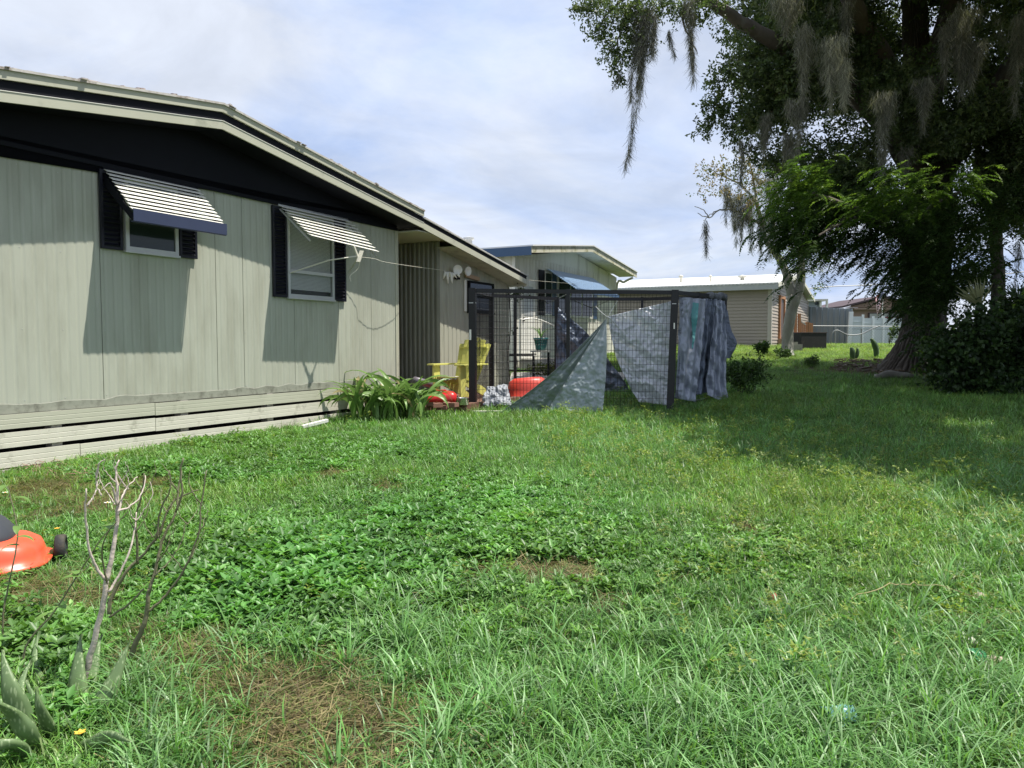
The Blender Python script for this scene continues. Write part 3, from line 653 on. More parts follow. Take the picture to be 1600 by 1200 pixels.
poly_cloth([((1062,464,11.6),(1103,467,12.3)), ((1061,520,11.6),(1098,520,12.3)), ((1057,580,11.62),(1092,580,12.2)), ((1055,622,11.65),(1086,628,12.2))], 30, .08, 5, 33, M_t5, 'tarp', 'blue grey tarp stretched inside the right side of the kennel', vf=17)
poly_cloth([((1100,466,12.45),(1118,468,13.0)), ((1092,520,12.4),(1114,520,13.0)), ((1082,580,12.35),(1110,575,13.0)), ((1072,622,12.2),(1108,612,12.9))], 24, .08, 5, 36, M_t3, 'tarp', 'dark slate tarp hanging behind the middle right post of the kennel', vf=17)
poly_cloth([((1113,466,12.9),(1132,470,13.3)), ((1115,500,12.85),(1133,505,13.25)), ((1110,545,12.75),(1135,548,13.2)), ((1106,590,12.65),(1134,590,13.1)), ((1104,616,12.6),(1137,632,13.0))], 30, .10, 4, 41, M_t5, 'tarp', 'long slate blue tarp draped over the right rear corner of the kennel', vf=17)
poly_cloth([((1130,474,13.45),(1135,476,13.5)), ((1132,510,13.4),(1143,515,13.5)), ((1133,530,13.4),(1151,537,13.5)), ((1134,560,13.3),(1141,560,13.5))], 14, .05, 5, 44, M_t3, 'tarp', 'narrow black flap of tarp sticking out past the rear corner post')
poly_cloth([((872,480,14.3),(876,484,14.3)), ((870,505,14.3),(912,515,14.3)), ((870,540,14.3),(938,545,14.3)), ((868,590,14.3),(975,595,14.3)), ((868,610,14.3),(985,612,14.3))], 50, .12, 4, 51, M_t3, 'tarp', 'dark blue tarp sagging across the back of the kennel')
# crumpled tarp heap
cloth([at(760,602,11.95), at(792,600,12.1), at(800,634,11.7), at(750,632,11.7)], 40, 30, .22, 5, 61, (-.2,-.8,.5), mat('dull_grey_tarp', (.24,.26,.29), .5, .2), 'tarp', label='crumpled silver tarp heaped on the ground in the left kennel corner', cat='tarp')
# knotted tarp roll at the top right rail
mb = MB(); pts = [ktop('RM')*(1-u)+ktop('BR')*u + np.array([0,0,-.03]) + rng.normal(size=3)*.02 for u in np.linspace(.35, 1, 12)]
mb.tube(catm(pts, 3), [.04+.025*abs(math.sin(i*1.3)) for i in range(34)], 9); tag(obj('tarp_roll', mb, mat('grey_rolled_tarp', (.12,.13,.14), .6, .4, 20), smooth=True, base=pts[0]), 'knotted roll of grey tarp along the top rail at the rear corner', 'tarp roll')
# teal strip
poly_cloth([((1082,472,12.0),(1092,474,12.0)), ((1080,495,11.95),(1090,495,11.95)), ((1082,520,11.95),(1087,520,11.95)), ((1081,545,11.9),(1083,545,11.9))], 8, .03, 5, 66, mat('teal_plastic', (.10,.34,.34), .4, .1, transl=.2), 'plastic_strip', 'thin teal plastic strip hanging inside the right side of the kennel')
bpy.data.objects['plastic_strip']['category'] = 'strip'
# red tub behind the wire and white boards
rt = at(826, 606, 13.1); rt[2] = .26
tb = thing('wheelbarrow', 'red plastic barrow tipped on its side beside the house corner', 'wheelbarrow', rt)
mb = MB(); G = []
for r, z in ((.0,.30),(.2,.295),(.27,.25),(.31,.12),(.34,.0),(.36,-.01),(.33,-.01),(.30,.1),(.25,.22),(0,.26)):
    G.append([rt + np.array([math.cos(a)*r*1.15 - z*.1, math.sin(a)*r*.7, .02 + z + .05*math.cos(a)*r*2]) for a in np.linspace(0, 2*math.pi, 25)[:-1]])
mb.grid(G, True); obj('tub', mb, mat('orange_red_plastic', (.60,.06,.04), .4, .1), tb, smooth=True)
mb = MB(); mb.tube(catm([rt+[-.3,-.05,.12], rt+[-.5,-.2,.06], rt+[-.72,-.4,.0]]), .014, 7); obj('handle', mb, M_black, tb)
for x, y, Y, L, an, lab in ((770,638,11.3,.6,.1,'white board lying in the grass under the left kennel post'), (945,612,13.2,.5,.3,'pale plank lying inside the kennel behind the tented tarp')):
    q = gp(x, y, Y); mb = MB(); mb.box(q+[0,0,.03], L, .09, .03, (math.cos(an), math.sin(an), 0), (-math.sin(an), math.cos(an), 0)); tag(obj('board', mb, M_wpale, base=q), lab, 'board')

# clothesline and rag
pts = [W(4.34,.62,2.36), at(556,401,10.9), at(584,404,11.2), at(600,409,11.3), at(637,415,11.8), at(694,422.5,13.2), at(760,430,15), at(820,437,17), at(905,444,21)]
mb = MB(); mb.tube(catm(pts, 6), .0032, 5); tag(obj('clothesline', mb, M_wpale, base=pts[0]), 'sagging white cord strung from the broken awning past the porch', 'cord')
mb = MB()
for k in range(7):
    p = at(696+k*3, 424+.6*k, 13.3); q = p + np.array([rng.normal()*.03, 0, -.05-.18*rng.random()]); mb.tube([p, (p+q)/2+rng.normal(size=3)*.012, q], [.028,.022,.008], 6)
tag(obj('rag', mb, M_awn, smooth=True, base=at(700,424,13.3)), 'white rag knotted on the cord in front of the security lights', 'rag')

# ------------------------------------------------------------------ neighbour: cream house with blue awning
NP = np.array([.07, 20.0, 0])
def W2(t, o, z): return NP + HD*t + HN*o + UZ*z
M_cream = mat('cream_siding', (.74,.73,.64), .5, .07, 4, .03, 20, dirt=(.4,.38,.3), dirt_scale=1.6, dirt_lo=.5, dirt_hi=.75, stretch=(2,2,.3))
M_cream2 = mat('mouldy_fascia', (.60,.58,.46), .6, .1, 6, .05, 20, dirt=(.28,.27,.12), dirt_scale=5, dirt_lo=.5, dirt_hi=.65)
M_blue = mat('blue_paint', (.03,.08,.17), .4, .1, 6)
nh = thing('cream_house', 'cream mobile home with blue fascia and blue slatted awning behind the kennel', 'house', W2(3.9, 0, .5))
NW = 7.85; ZE = 3.47
for i in range(8):
    a0 = i*NW/8; a1 = (i+1)*NW/8; obj('siding_panel', ribbed(a0, a1, ZE, ZE, .35, 0, .2, .012, W2), M_cream, nh)
mb = MB(); hbox(mb, 0, NW, -9, -.04, .3, ZE, W2); obj('inner_wall', mb, M_cream, nh)
RN = ZE + .50
def rk3(t): return ZE+.04 + .46*(1-abs(t-NW/2)/(NW/2+.3))
mb = MB(); mb.prism([W2(0,-.03,ZE+.002), W2(NW,-.03,ZE+.002), W2(NW/2,-.03,RN)], HN*.03); obj('gable_panel', mb, M_cream, nh)
for ta, tb_ in ((-.3, NW/2), (NW/2+.001, NW+.3)):
    def pr(name, m, a, b, o0, o1):
        mb = MB(); mb.prism([W2(ta,o0,rk3(ta)+a), W2(tb_,o0,rk3(tb_)+a), W2(tb_,o0,rk3(tb_)+b), W2(ta,o0,rk3(ta)+b)], HN*(o1-o0)); obj(name, mb, m, nh)
    pr('fascia_board', M_cream2, -.04, .13, .62, .645); pr('soffit', M_cream, 0, .02, -.01, .619); pr('roof', mat('white_metal_roof', (.72,.72,.70), .4, .08, 4), .131, .165, -9.3, .68)
mb = MB(); hbox(mb, -.33, -.305, -9.3, .64, rk3(-.3)-.10, rk3(-.3)+.125, W2); obj('eave_fascia', mb, M_blue, nh)
mb = MB(); hbox(mb, -.05, 0, -.05, .03, .35, ZE, W2); obj('corner_trim', mb, M_awn, nh)
for k, (x, r, h) in enumerate(((1.2,.09,.25),)):
    mb = MB(); mb.lathe(W2(1.0,-2.0,3.75), [(.1,0),(.1,.35),(.16,.36),(.16,.42),(.02,.46)], 12); obj('roof_vent', mb, M_alu, nh)
# its window, shutters and awning
def nbox(name, m, t0, t1, o0, o1, z0, z1, par=nh):
    mb = MB(); hbox(mb, t0, t1, o0, o1, z0, z1, W2); return obj(name, mb, m, par)
nbox('shutter', M_black, 1.42, 1.78, .015, .04, 1.95, 3.22); nbox('shutter', M_blue, 5.55, 5.85, .015, .04, 1.95, 3.15); nbox('shutter', M_blue, 2.3,2.6,.015,.04,1.95,3.2)
wo = nbox('window', M_awn, 2.7, 5.5, .004, .04, 1.95, 3.2); nbox('pane', M_glass, 2.78, 3.6, .041, .045, 2.02, 3.12, wo); nbox('pane', M_glass, 3.68, 4.5, .041, .045, 2.02, 3.12, wo); nbox('pane', M_glass, 4.58, 5.42, .041, .045, 2.02, 3.12, wo)
wo = nbox('window', M_awn, 1.80, 2.28, .004, .04, 1.95, 3.2); nbox('pane', M_glass, 1.84, 2.24, .041, .045, 2.0, 3.15, wo)
mb = MB(); n_ = 16
for i in range(n_):
    u = i/n_; u1 = (i+1.25)/n_; A, B = (.02+.93*u, 3.30-.62*u), (.02+.93*u1, 3.30-.62*u1+.035)
    mb.prism([W2(1.95,A[0],A[1]-.02), W2(1.95,B[0],B[1]-.02), W2(1.95,B[0],B[1]-.045), W2(1.95,A[0],A[1]-.03)], HD*3.45)
ao = obj('awning', mb, mat('blue_white_awning', (.30,.42,.58), .4, .05), nh); ao['kind'] = 'stuff'
nbox('valance', M_blue, 1.93, 5.42, .955, .97, 2.60, 2.70, ao)
mb = MB(); mb.tube([W2(1.97,.93,2.66), W2(1.97,.05,2.3)], .015, 5); mb.tube([W2(5.38,.93,2.66), W2(5.38,.05,2.3)], .015, 5); obj('brace', mb, M_alu, ao)
dr = nbox('door', M_awn, .30, 1.15, .006, .05, .75, 2.85); nbox('pane', M_alu, .45, 1.0, .051, .055, 1.9, 2.7, dr); nbox('handle', M_black, .38, .42, .05, .09, 1.75, 1.85, dr)
mb = MB(); mb.tube(catm([W2(7.7,.06,.6), W2(7.7,.06,3.1), W2(7.8,.3,3.3), W2(7.85,.6,3.45)]), .04, 8); obj('downspout', mb, M_awn, nh)
# steps with hand rail, pot and stand
st = thing('door_steps', 'low concrete steps with a white pipe handrail at the cream house door', 'steps', W2(.8,.6,.45))
for i in range(2):
    mb = MB(); hbox(mb, .1, 1.6, .08, 1.0-.3*i, .42+.16*i, .58+.16*i, W2); obj('step', mb, M_conc, st)
mb = MB(); mb.tube(catm([W2(.0,.15,.7), W2(.0,.15,1.72), W2(.05,.2,1.78), W2(.5,.5,1.78), W2(1.5,1.0,1.3), W2(1.5,1.0,.5)], 4), .02, 7); obj('handrail', mb, M_awn, st)
pp = at(845, 556, 16.6)
ps = thing('plant_stand', 'small dark table holding a teal flower pot behind the kennel', 'stand', pp)
mb = MB(); hz = zg(pp[0], 16.6)
for sx in (-1,1):
    for sy in (-1,1): mb.bar([pp[0]+sx*.17, 16.6+sy*.17, hz], [pp[0]+sx*.17, 16.6+sy*.17, pp[2]+.08], .025, .025, (0,1,0))
obj('leg_frame', mb, M_black, ps)
mb = MB(); mb.box([pp[0],16.6,pp[2]+.10], .45, .42, .03); obj('table_top', mb, M_wpale, ps)
fp = thing('flower_pot', 'teal flower pot with spiky leaves standing on the small dark table', 'pot', [pp[0],16.6,pp[2]+.115])
mb = MB(); mb.lathe([pp[0],16.6,pp[2]+.116], [(.10,0),(.13,.12),(.15,.24),(.165,.24),(.165,.28),(.14,.28),(.13,.24),(.0,.24)], 18); obj('pot', mb, mat('teal_pot', (.01,.14,.14), .35, .1), fp, smooth=True)
def strap_leaf(base, az, L, wd, rise, droop, fold=.12, n=9, twist=0.0):
    """arching strap leaf: V-section strip; returns verts, faces"""
    d = np.array([math.cos(az), math.sin(az), 0]); s = np.array([-d[1], d[0], 0]); P = []
    for i in range(n+1):
        u = i/n; ang = rise - droop*u**1.5
        if i == 0: p = np.array(base, float)
        else: p = p + (d*math.cos(ang)+UZ*math.sin(ang))*(L/n)
        w_ = wd*(math.sin(math.pi*min(.98, .12+u*.88)))**.7*.5 if u < 1 else .001
        nrm = -d*math.sin(ang)+UZ*math.cos(ang); tw = twist*u; s2 = s*math.cos(tw)+nrm*math.sin(tw)
        P += [p - s2*w_ + nrm*w_*fold*2, p, p + s2*w_ + nrm*w_*fold*2]
    V = np.array(P); Fc = []
    for i in range(n):
        a = i*3; Fc += [(a, a+1, a+4, a+3), (a+1, a+2, a+5, a+4)]
    return V, Fc
def leaf_obj(V, Fc, m, parent, name='leaf', thick=0):
    mb = MB(); mb.add(V, Fc); o = obj(name, mb, m, parent, smooth=True)
    if thick: md = o.modifiers.new('t', 'SOLIDIFY'); md.thickness = thick
    return o
M_strap = mat('strap_leaf_green', (.16,.28,.065), .4, .3, 3, transl=.3, spec=.5)
M_strapd = mat('dry_leaf', (.42,.36,.18), .7, .3, 6, transl=.2)
for i in range(11):
    V, Fc = strap_leaf([pp[0],16.6,pp[2]+.36], rng.random()*6.28, .35+.15*rng.random(), .03, 1.3, .9+rng.random()); leaf_obj(V, Fc, M_strap, fp)
# small table at the house corner
tq = gp(812, 600, 16.2); t_ = thing('patio_table', 'low black framed table beside the corner of the sage house', 'table', tq)
mb = MB()
for sx in (-.3,.3):
    for sy in (-.2,.2): mb.bar(tq+[sx,sy,0], tq+[sx,sy,.62], .03, .03, (0,1,0))
for z in (.3,.5,.62): mb.bar(tq+[-.3,-.2,z], tq+[.3,-.2,z], .025, .025)
obj('leg_frame', mb, M_black, t_); mb = MB(); mb.box(tq+[0,0,.645], .7,.5,.02); obj('table_top', mb, M_kblk, t_)
# slab between the houses
mb = MB(); A = [gp(782,640,12.6), gp(900,640,12.6), gp(1010,600,19.2), gp(800,600,19.2)]
G = [[A[0]*(1-u)+A[1]*u, ] for u in (0,)]; 
G = np.array([[ (A[0]*(1-u)+A[1]*u)*(1-v) + (A[3]*(1-u)+A[2]*u)*v for u in np.linspace(0,1,8)] for v in np.linspace(0,1,14)]); G[...,2] = zg(G[...,0], G[...,1])+.012
mb.grid(G); tag(obj('path', mb, M_conc), kind='structure')

# ------------------------------------------------------------------ tan clapboard house
BP = np.array([11.4, 33.4, 0])
def W3(t, o, z): return BP + HD*t + HN*o + UZ*z     # t back along the side wall, -o to the left along the front
M_tan = mat('tan_clapboard', (.36,.31,.26), .6, .05, 3, .03, 30)
M_tan2 = mat('pale_corner_board', (.50,.46,.40), .6, .05)
bh = thing('tan_house', 'tan clapboard house with a white metal roof behind the slender mossy tree', 'house', W3(0,0,1.0))
FW, SD, BZ, BT = 9.0, 13.7, 1.0, 3.62
def clap(p0, p1, nrm, z0, zt, rows, name='clapboard_wall', m=M_tan, gable=None):
    mb = MB(); h = (zt-z0)/rows
    for i in range(rows):
        z = z0+i*h; a, b = p0, p1
        mb.add([a+UZ*z+nrm*.035, b+UZ*z+nrm*.035, b+UZ*(z+h)+nrm*.008, a+UZ*(z+h)+nrm*.008, a+UZ*z, b+UZ*z], [(0,1,2,3),(4,5,1,0)])
    o = obj(name, mb, m, bh); o['kind'] = 'stuff'; return o
cF0, cF1 = W3(0,-FW,0), W3(0,0,0)
clap(cF0, cF1, -HD, BZ, BT, 18)
clap(cF1, W3(SD,0,0), HN, BZ, BT, 18)
# gable rows above the side wall
mb = MB()
for i in range(6):
    z = BT+i*.15; f = .15*i/.95*SD/2; f2 = f + .15/.95*SD/2
    mb.add([W3(f,.035,z), W3(SD-f,.035,z), W3(SD-f2,.008,z+.15), W3(f2,.008,z+.15)], [(0,1,2,3)])
o = obj('gable_clapboards', mb, M_tan, bh); o['kind'] = 'stuff'
mb = MB(); hbox(mb, .06, SD, -FW, -.02, BZ-.4, BT, W3); obj('inner_wall', mb, M_tan, bh)
mb = MB(); hbox(mb, -.045, .12, .0, .05, BZ, BT, W3); hbox(mb, -.05, -.002, -.12, -.001, BZ, BT, W3); obj('corner_board', mb, M_tan2, bh)
mb = MB(); hbox(mb, SD-.1, SD, .0, .05, BZ, BT, W3); obj('corner_board', mb, M_tan2, bh)
def rf(t): return BT + .12 + .95*(1-abs(t-SD/2)/(SD/2+.4))
for ta, tb_ in ((-.4, SD/2), (SD/2, SD+.4)):
    mb = MB(); mb.prism([W3(ta,-FW-.5,rf(ta)), W3(tb_,-FW-.5,rf(tb_)), W3(tb_,-FW-.5,rf(tb_)+.04), W3(ta,-FW-.5,rf(ta)+.04)], HN*(FW+.85)); obj('roof', mb, MATS['white_metal_roof'], bh)
    mb = MB(); mb.prism([W3(ta,.345,rf(ta)-.17), W3(tb_,.345,rf(tb_)-.17), W3(tb_,.345,rf(tb_)-.005), W3(ta,.345,rf(ta)-.005)], HN*.025); obj('rake_board', mb, M_wpale, bh)
mb = MB(); mb.prism([W3(-.40,-FW-.5,rf(-.4)-.26), W3(-.375,-FW-.5,rf(-.4)-.26), W3(-.375,-FW-.5,rf(-.4)-.01), W3(-.4,-FW-.5,rf(-.4)-.01)], HN*(FW+.86)); obj('eave_fascia', mb, mat('grey_fascia', (.42,.44,.44), .5, .1, 3, dirt=(.5,.5,.48), dirt_scale=4), bh)
mb = MB()
for i in range(60):
    o_ = -FW-.4 + i*(FW+.7)/60; mb.box(W3(-.41,o_,rf(-.4)+.0), .05,.07,.055, HD, HN, UZ)
o = obj('roof_corrugation', mb, MATS['white_metal_roof'], bh); o['kind'] = 'stuff'
mb = MB(); hbox(mb, -.37, 0, -FW-.4, .3, BT+.0, BT+.015, W3); obj('soffit', mb, M_tan2, bh)
for px_, s_ in ((1064,.10),(1110,.07),(1160,.2)):
    q = at(px_, 436, 36.5); mb = MB(); q[2] = 4.05
    mb.lathe(q, [(.05*s_/.1,0),(.05*s_/.1,.22),(.11*s_/.1,.24),(.11*s_/.1,.30),(.01,.36)], 10); obj('roof_vent', mb, M_wpale, bh, smooth=True)
# door
M_cedar = mat('cedar', (.40,.19,.09), .7, .2, 8, .1, 30)
df = MB(); 
for q in ((2.05,2.2,1.35,3.36),(3.45,3.6,1.35,3.36),(2.2,3.45,3.22,3.36)): hbox(df, q[0], q[1], .03, .12, q[2], q[3], W3)
dfo = obj('door_frame', df, M_cedar, bh); mb = MB(); hbox(mb, 2.2, 3.45, .036, .06, 1.35, 3.22, W3); obj('door', mb, mat('dark_door', (.10,.07,.06), .5, .1), dfo)
fs = thing('front_step', 'small tan wooden step below the door of the tan house', 'step', W3(2.6,.5,1.0))
for i, (a, b, z0, z1) in enumerate(((.06,.9,1.0,1.17),(.06,.55,1.17,1.34))):
    mb = MB(); hbox(mb, 1.9, 3.4, a, b, z0, z1, W3); obj('step', mb, mat('tan_timber_%d' % i, (.42,.29,.19), .8, .15, 9), fs)
# cedar stair with railing (behind the slender tree)
sr = thing('cedar_stair', 'cedar stair railing with square balusters behind the black trough', 'stair', [13.2, 35.5, 1.03])
def q3(x, y, Y=35.5): return at(x, y, Y)
for x, yt, yb in ((1243,489,528),(1249,490,528),(1261,503,526),(1268,505,526),(1264,504,526)):
    mb = MB(); mb.bar(q3(x,yb), q3(x,yt), .11, .11, (0,1,0)); obj('post', mb, M_cedar, sr)
mb = MB(); mb.bar(q3(1247,499), q3(1259,508), .08, .05); obj('rail', mb, M_tan2, sr)
mb = MB(); mb.bar(q3(1240,521), q3(1268,523), .08, .06); obj('rail', mb, M_cedar, sr)
for x in (1252,1254.5,1257):
    mb = MB(); mb.bar(q3(x,523), q3(x,499+(x-1247)*.75), .05, .05, (0,1,0)); obj('baluster', mb, M_cedar, sr)
mb = MB()
for i in range(3): mb.box([13.0+.15*i, 36.2, 1.1+.16*i], 1.0, .35, .05)
mb.bar([12.6,36.2,1.0],[12.6,36.2,1.5],.1,.1,(0,1,0)); obj('tread', mb, M_cedar, sr)
# black trough
tp = onground(1262, 545); ax = unit(np.array([.96,.28,0])); ay = np.array([-ax[1], ax[0], 0])
tr = thing('black_trough', 'weathered black rectangular trough on the grass beside the slender tree', 'trough', tp)
mb = MB(); L_, H_ = 1.16, .62
for (c, sx, sy, sz) in (((0,-.35,.31),L_,.03,H_), ((0,.35,.31),L_,.03,H_), ((-L_/2+.016,0,.31),.03,.67,H_-.002), ((L_/2-.016,0,.31),.03,.67,H_-.002), ((0,0,.03),L_-.07,.66,.04)):
    mb.box(tp + ax*c[0] + ay*c[1] + UZ*c[2], sx, sy, sz, ax, ay, UZ)
obj('shell', mb, mat('black_tub', (.018,.017,.016), .8, .4, 6, .3, 30, dirt=(.07,.05,.04), dirt_scale=7, dirt_lo=.6, dirt_hi=.7), tr)
mb = MB()
for sy in (-.35,.35): mb.box(tp + ay*sy + UZ*(H_+.015), L_+.05, .06, .03, ax, ay, UZ)
obj('rim', mb, mat('brown_rim', (.07,.05,.045), .7, .2), tr)
q = onground(1243, 549); mb = MB(); mb.box(q+[0,0,.12], .42, .22, .28); mb.box(q+[-.05,.02,.3], .2, .2, .1)
tag(obj('concrete_block', mb, M_conc, base=q), 'pale concrete block leaning between the slender tree and the black trough', 'block')
# ------------------------------------------------------------------ far side: grey metal shed, vinyl fence, chain link, brown house, flag
M_shed = mat('blue_grey_metal', (.25,.29,.33), .4, .05, 2, metal=.1)
shd = thing('metal_fence', 'tall blue grey corrugated metal fence beyond the black trough', 'fence', at(1300, 540, 46))
xs_ = [1252,1263,1273,1281,1290,1299,1308,1317,1325,1330]
for i in range(len(xs_)-1):
    Ya, Yb = 46-.25*i, 46-.25*(i+1); x0, x1 = xs_[i], xs_[i+1]; mb = MB()
    a = at(x0, 540, Ya)+[0,0,-.05]; b = at(x1, 540, Yb)+[0,0,-.05]; ta = at(x0, 479+.45*i, Ya)[2]; e = (b-a)*[1,1,0]
    if i == 0: pass
    n2 = unit(np.array([e[1], -e[0], 0])); pts = [a, a+e*.12, a+e*.2+n2*.07, a+e*.32+n2*.07, a+e*.4, b-e*.02]
    V = pts + [np.array([p[0], p[1], ta]) for p in pts] + [p-n2*.04 for p in (pts[0], pts[-1])] + [np.array([p[0], p[1], ta])-n2*.04 for p in (pts[0], pts[-1])]
    mb.add(V, [(j, j+1, j+7, j+6) for j in range(5)] + [(12,14,15,13),(0,6,14,12),(5,13,15,11),(6,7,8,9,10,11,15,14)]); obj('metal_panel', mb, M_shed, shd)
a = at(1329, 484, 43.6); mb = MB(); mb.bar(at(1326.5,539,43.6), at(1330,487,43.6), .22, .12, (0,1,0)); obj('white_post', mb, mat('white_vinyl', (.75,.77,.78), .4, .03), shd)
M_vinyl = mat('pale_vinyl', (.52,.56,.58), .45, .05, 3)
vf = thing('vinyl_fence', 'pale grey vinyl privacy fence beyond the cactus stumps', 'fence', at(1370, 541, 50))
for i in range(7):
    x0 = 1331+i*16; mb = MB(); a = at(x0, 541, 50); b = at(x0+15.6, 541, 50); yt = 497 if i else 494.5; t0 = at(x0, yt, 50)[2]
    mb.box([(a[0]+b[0])/2, 50, (a[2]-.1+t0)/2], b[0]-a[0], .05, t0-a[2]+.1); mb.box([(a[0]+b[0])/2, 49.97, t0-.35], b[0]-a[0], .03, .06); obj('panel', mb, M_vinyl, vf)
    mb = MB(); mb.box([b[0]+.01, 49.96, (a[2]-.1+t0+.1)/2], .12, .12, t0-a[2]+.25); obj('post', mb, MATS['white_vinyl'], vf)
cf = thing('chain_link_fence', 'thin grey chain link fence running before the metal and vinyl fences', 'fence', at(1350, 541, 42))
M_galv = mat('galvanised', (.25,.26,.26), .5, .1, metal=.3)
for x in (1305, 1346, 1403, 1450, 1500):
    mb = MB(); mb.tube([at(x,542,42), at(x,510 if x != 1346 else 514,42)], .035, 6); obj('post', mb, M_galv, cf)
mb = MB(); mb.tube([at(1262,509,42), at(1520,511,42)], .022, 5); mb.tube([at(1331,514,42), at(1520,515.5,42)], .012, 4); obj('top_rail', mb, M_galv, cf)
mb = MB(); x0 = at(1262,510,42)[0]; x1 = at(1520,510,42)[0]; z0 = 1.03; z1 = at(1300,511,42)[2]; h = z1-z0
for x in np.arange(x0, x1, .16):
    for sg in (-1, 1): mb.tube([[x, 42, z0], [x+sg*h, 42+.01*sg, z1]], .004, 3, False)
o = obj('wire_mesh', mb, M_galv, cf); o['kind'] = 'stuff'
mb = MB(); mb.tube(catm([at(1298,537,41), at(1300,522,41), at(1308,516,41), at(1325,523,41), at(1345,522,41), at(1362,514,41), at(1375,509,41)]), .03, 6); tag(obj('hose', mb, M_galv, smooth=True, base=at(1300,530,41)), 'grey hose looped over the chain link fence', 'hose')
# brown gabled house
bg_ = thing('brown_house', 'brown gabled house with a dark roof edge behind the vinyl fence', 'house', at(1380, 541, 58))
Y = 58.0; P_ = lambda x, y, YY=Y: at(x, y, YY)
M_brown = mat('brown_siding', (.23,.15,.11), .6, .08); M_brown2 = mat('tan_gable', (.30,.21,.165), .6, .08)
mb = MB(); mb.prism([P_(1330,541), P_(1440,541), P_(1440,481), P_(1330,481)], [0,7,0]); obj('wall', mb, M_brown2, bg_)
mb = MB(); mb.prism([P_(1322,480.5,57.6), P_(1440,480.5,57.6), P_(1440,474,57.6), P_(1382,466,57.6)], [0,.3,0]); obj('gable_panel', mb, M_brown, bg_)
M_rb = mat('dark_brown_roof', (.07,.045,.05), .7, .1)
for a, b in (((1316,481),(1381,464.5)), ((1381,464.5),(1446,481))):
    p, q = P_(*a, 57.4), P_(*b, 57.4); mb = MB(); mb.prism([p, q, q+UZ*.14, p+UZ*.14], [0,8,0]); obj('roof', mb, M_rb, bg_)
mb = MB(); mb.prism([P_(1335,483.5,57.5), P_(1440,483.5,57.5), P_(1440,481.5,57.5), P_(1335,481.5,57.5)], [0,.2,0]); obj('trim', mb, M_brown2, bg_)
mb = MB(); mb.prism([P_(1357,500,57.9), P_(1440,500,57.9), P_(1440,489,57.9), P_(1357,489,57.9)], [0,.05,0]); wo = obj('window', mb, M_rb, bg_)
mb = MB(); mb.prism([P_(1359,500,57.88), P_(1410,500,57.88), P_(1410,490,57.88), P_(1359,490,57.88)], [0,.01,0]); obj('pane', mb, mat('pale_curtain', (.35,.36,.34), .5, .2, 4), wo)
mb = MB(); mb.prism([P_(1380,497.5,57.8), P_(1425,497.5,57.8), P_(1425,495,57.8), P_(1380,495,57.8)], [0,.05,0]); obj('red_valance', mb, mat('dark_red', (.18,.02,.03), .6), wo)
# small pale shed above the metal fence
ws = thing('pale_shed', 'small pale roofed shed peeping over the metal fence', 'shed', at(1275,541,52))
mb = MB(); mb.prism([at(1252,541,52), at(1280,541,52), at(1280,471,52), at(1252,471,52)], [0,3,0]); obj('wall', mb, M_shed, ws)
mb = MB(); mb.prism([at(1250,471,51.5), at(1294,470,51.5), at(1294,467,51.5), at(1250,468,51.5)], [0,4,0]); obj('roof', mb, M_wpale, ws)
mb = MB()
for x in (1282, 1292): mb.bar(at(x,541,51.8), at(x,470,51.8), .12, .12, (0,1,0))
obj('post', mb, M_awn, ws)
mb = MB(); mb.prism([at(1274,476,51.95), at(1279,476,51.95), at(1279,471.5,51.95), at(1274,471.5,51.95)], [0,.04,0]); obj('window', mb, M_glass, ws)
# flag
fb = at(1377.5, 500, 55); ft = at(1380, 449, 55)
fl_ = thing('flag_pole', 'thin pole carrying a limp flag before the brown house', 'flagpole', [fb[0], 55, 1.0])
mb = MB(); mb.tube([[fb[0],55,1.0], ft], .035, 6); obj('pole', mb, M_awn, fl_)
mf = bpy.data.materials.new('striped_flag_cloth'); mf.use_nodes = True; nt, n, l, b = sh(mf); av = n.new('ShaderNodeAttribute'); av.attribute_name = 'tint'; l.new(av.outputs['Color'], b.inputs['Base Color']); b.inputs['Roughness'].default_value = .8
nu, nv = 27, 24; G = np.zeros((nv, nu, 3)); T = np.zeros((nv, nu, 3))
for i in range(nv):
    for j in range(nu):
        u = j/(nu-1); v = i/(nv-1)   # u down the limp hang (fly droops), v across stripes
        top_ = ft + (np.array([fb[0],55,1.0])-ft)*(.02+.16*v)
        G[i, j] = top_ + np.array([-.55*math.sin(u*1.5)*(1-.45*v) + .05*math.sin(u*7), -.08*math.sin(u*9+v*3), -1.35*u*(.8+.3*v) - .0])
        st_ = int(v*13) % 2 == 0; T[i, j] = (.45,.03,.05) if st_ else (.75,.75,.75)
        if v < .54 and u < .4:
            T[i, j] = (.03,.04,.18) if (i+j) % 3 else (.6,.6,.65)
ii = (np.arange(nv-1)[:, None]*nu + np.arange(nu-1)[None]).ravel(); fo = fast('flag', G.reshape(-1,3), np.stack([ii, ii+1, ii+1+nu, ii+nu], 1), mf, T.reshape(-1,3), smooth=True, base=ft)
tag(fo, 'limp flag of red and white stripes with a dark blue corner', 'flag')
# power line
mb = MB(); mb.tube(catm([at(1150,462,60), at(1290,448.5,60), at(1330,446.5,60), at(1400,443,60), at(1500,436,60), at(1640,420,60)]), .04, 5); tag(obj('power_line', mb, M_galv, base=at(1300,448,60)), 'thin power line crossing the sky above the brown house', 'cable')

# ------------------------------------------------------------------ trees
def limb(mb, pts, rads, n=8, sm=5, wob=.0):
    P = catm(pts, sm); r = catm1(rads, sm); P = [p + rng.normal(size=3)*wob for p in P]; mb.tube(P, r, n); return P
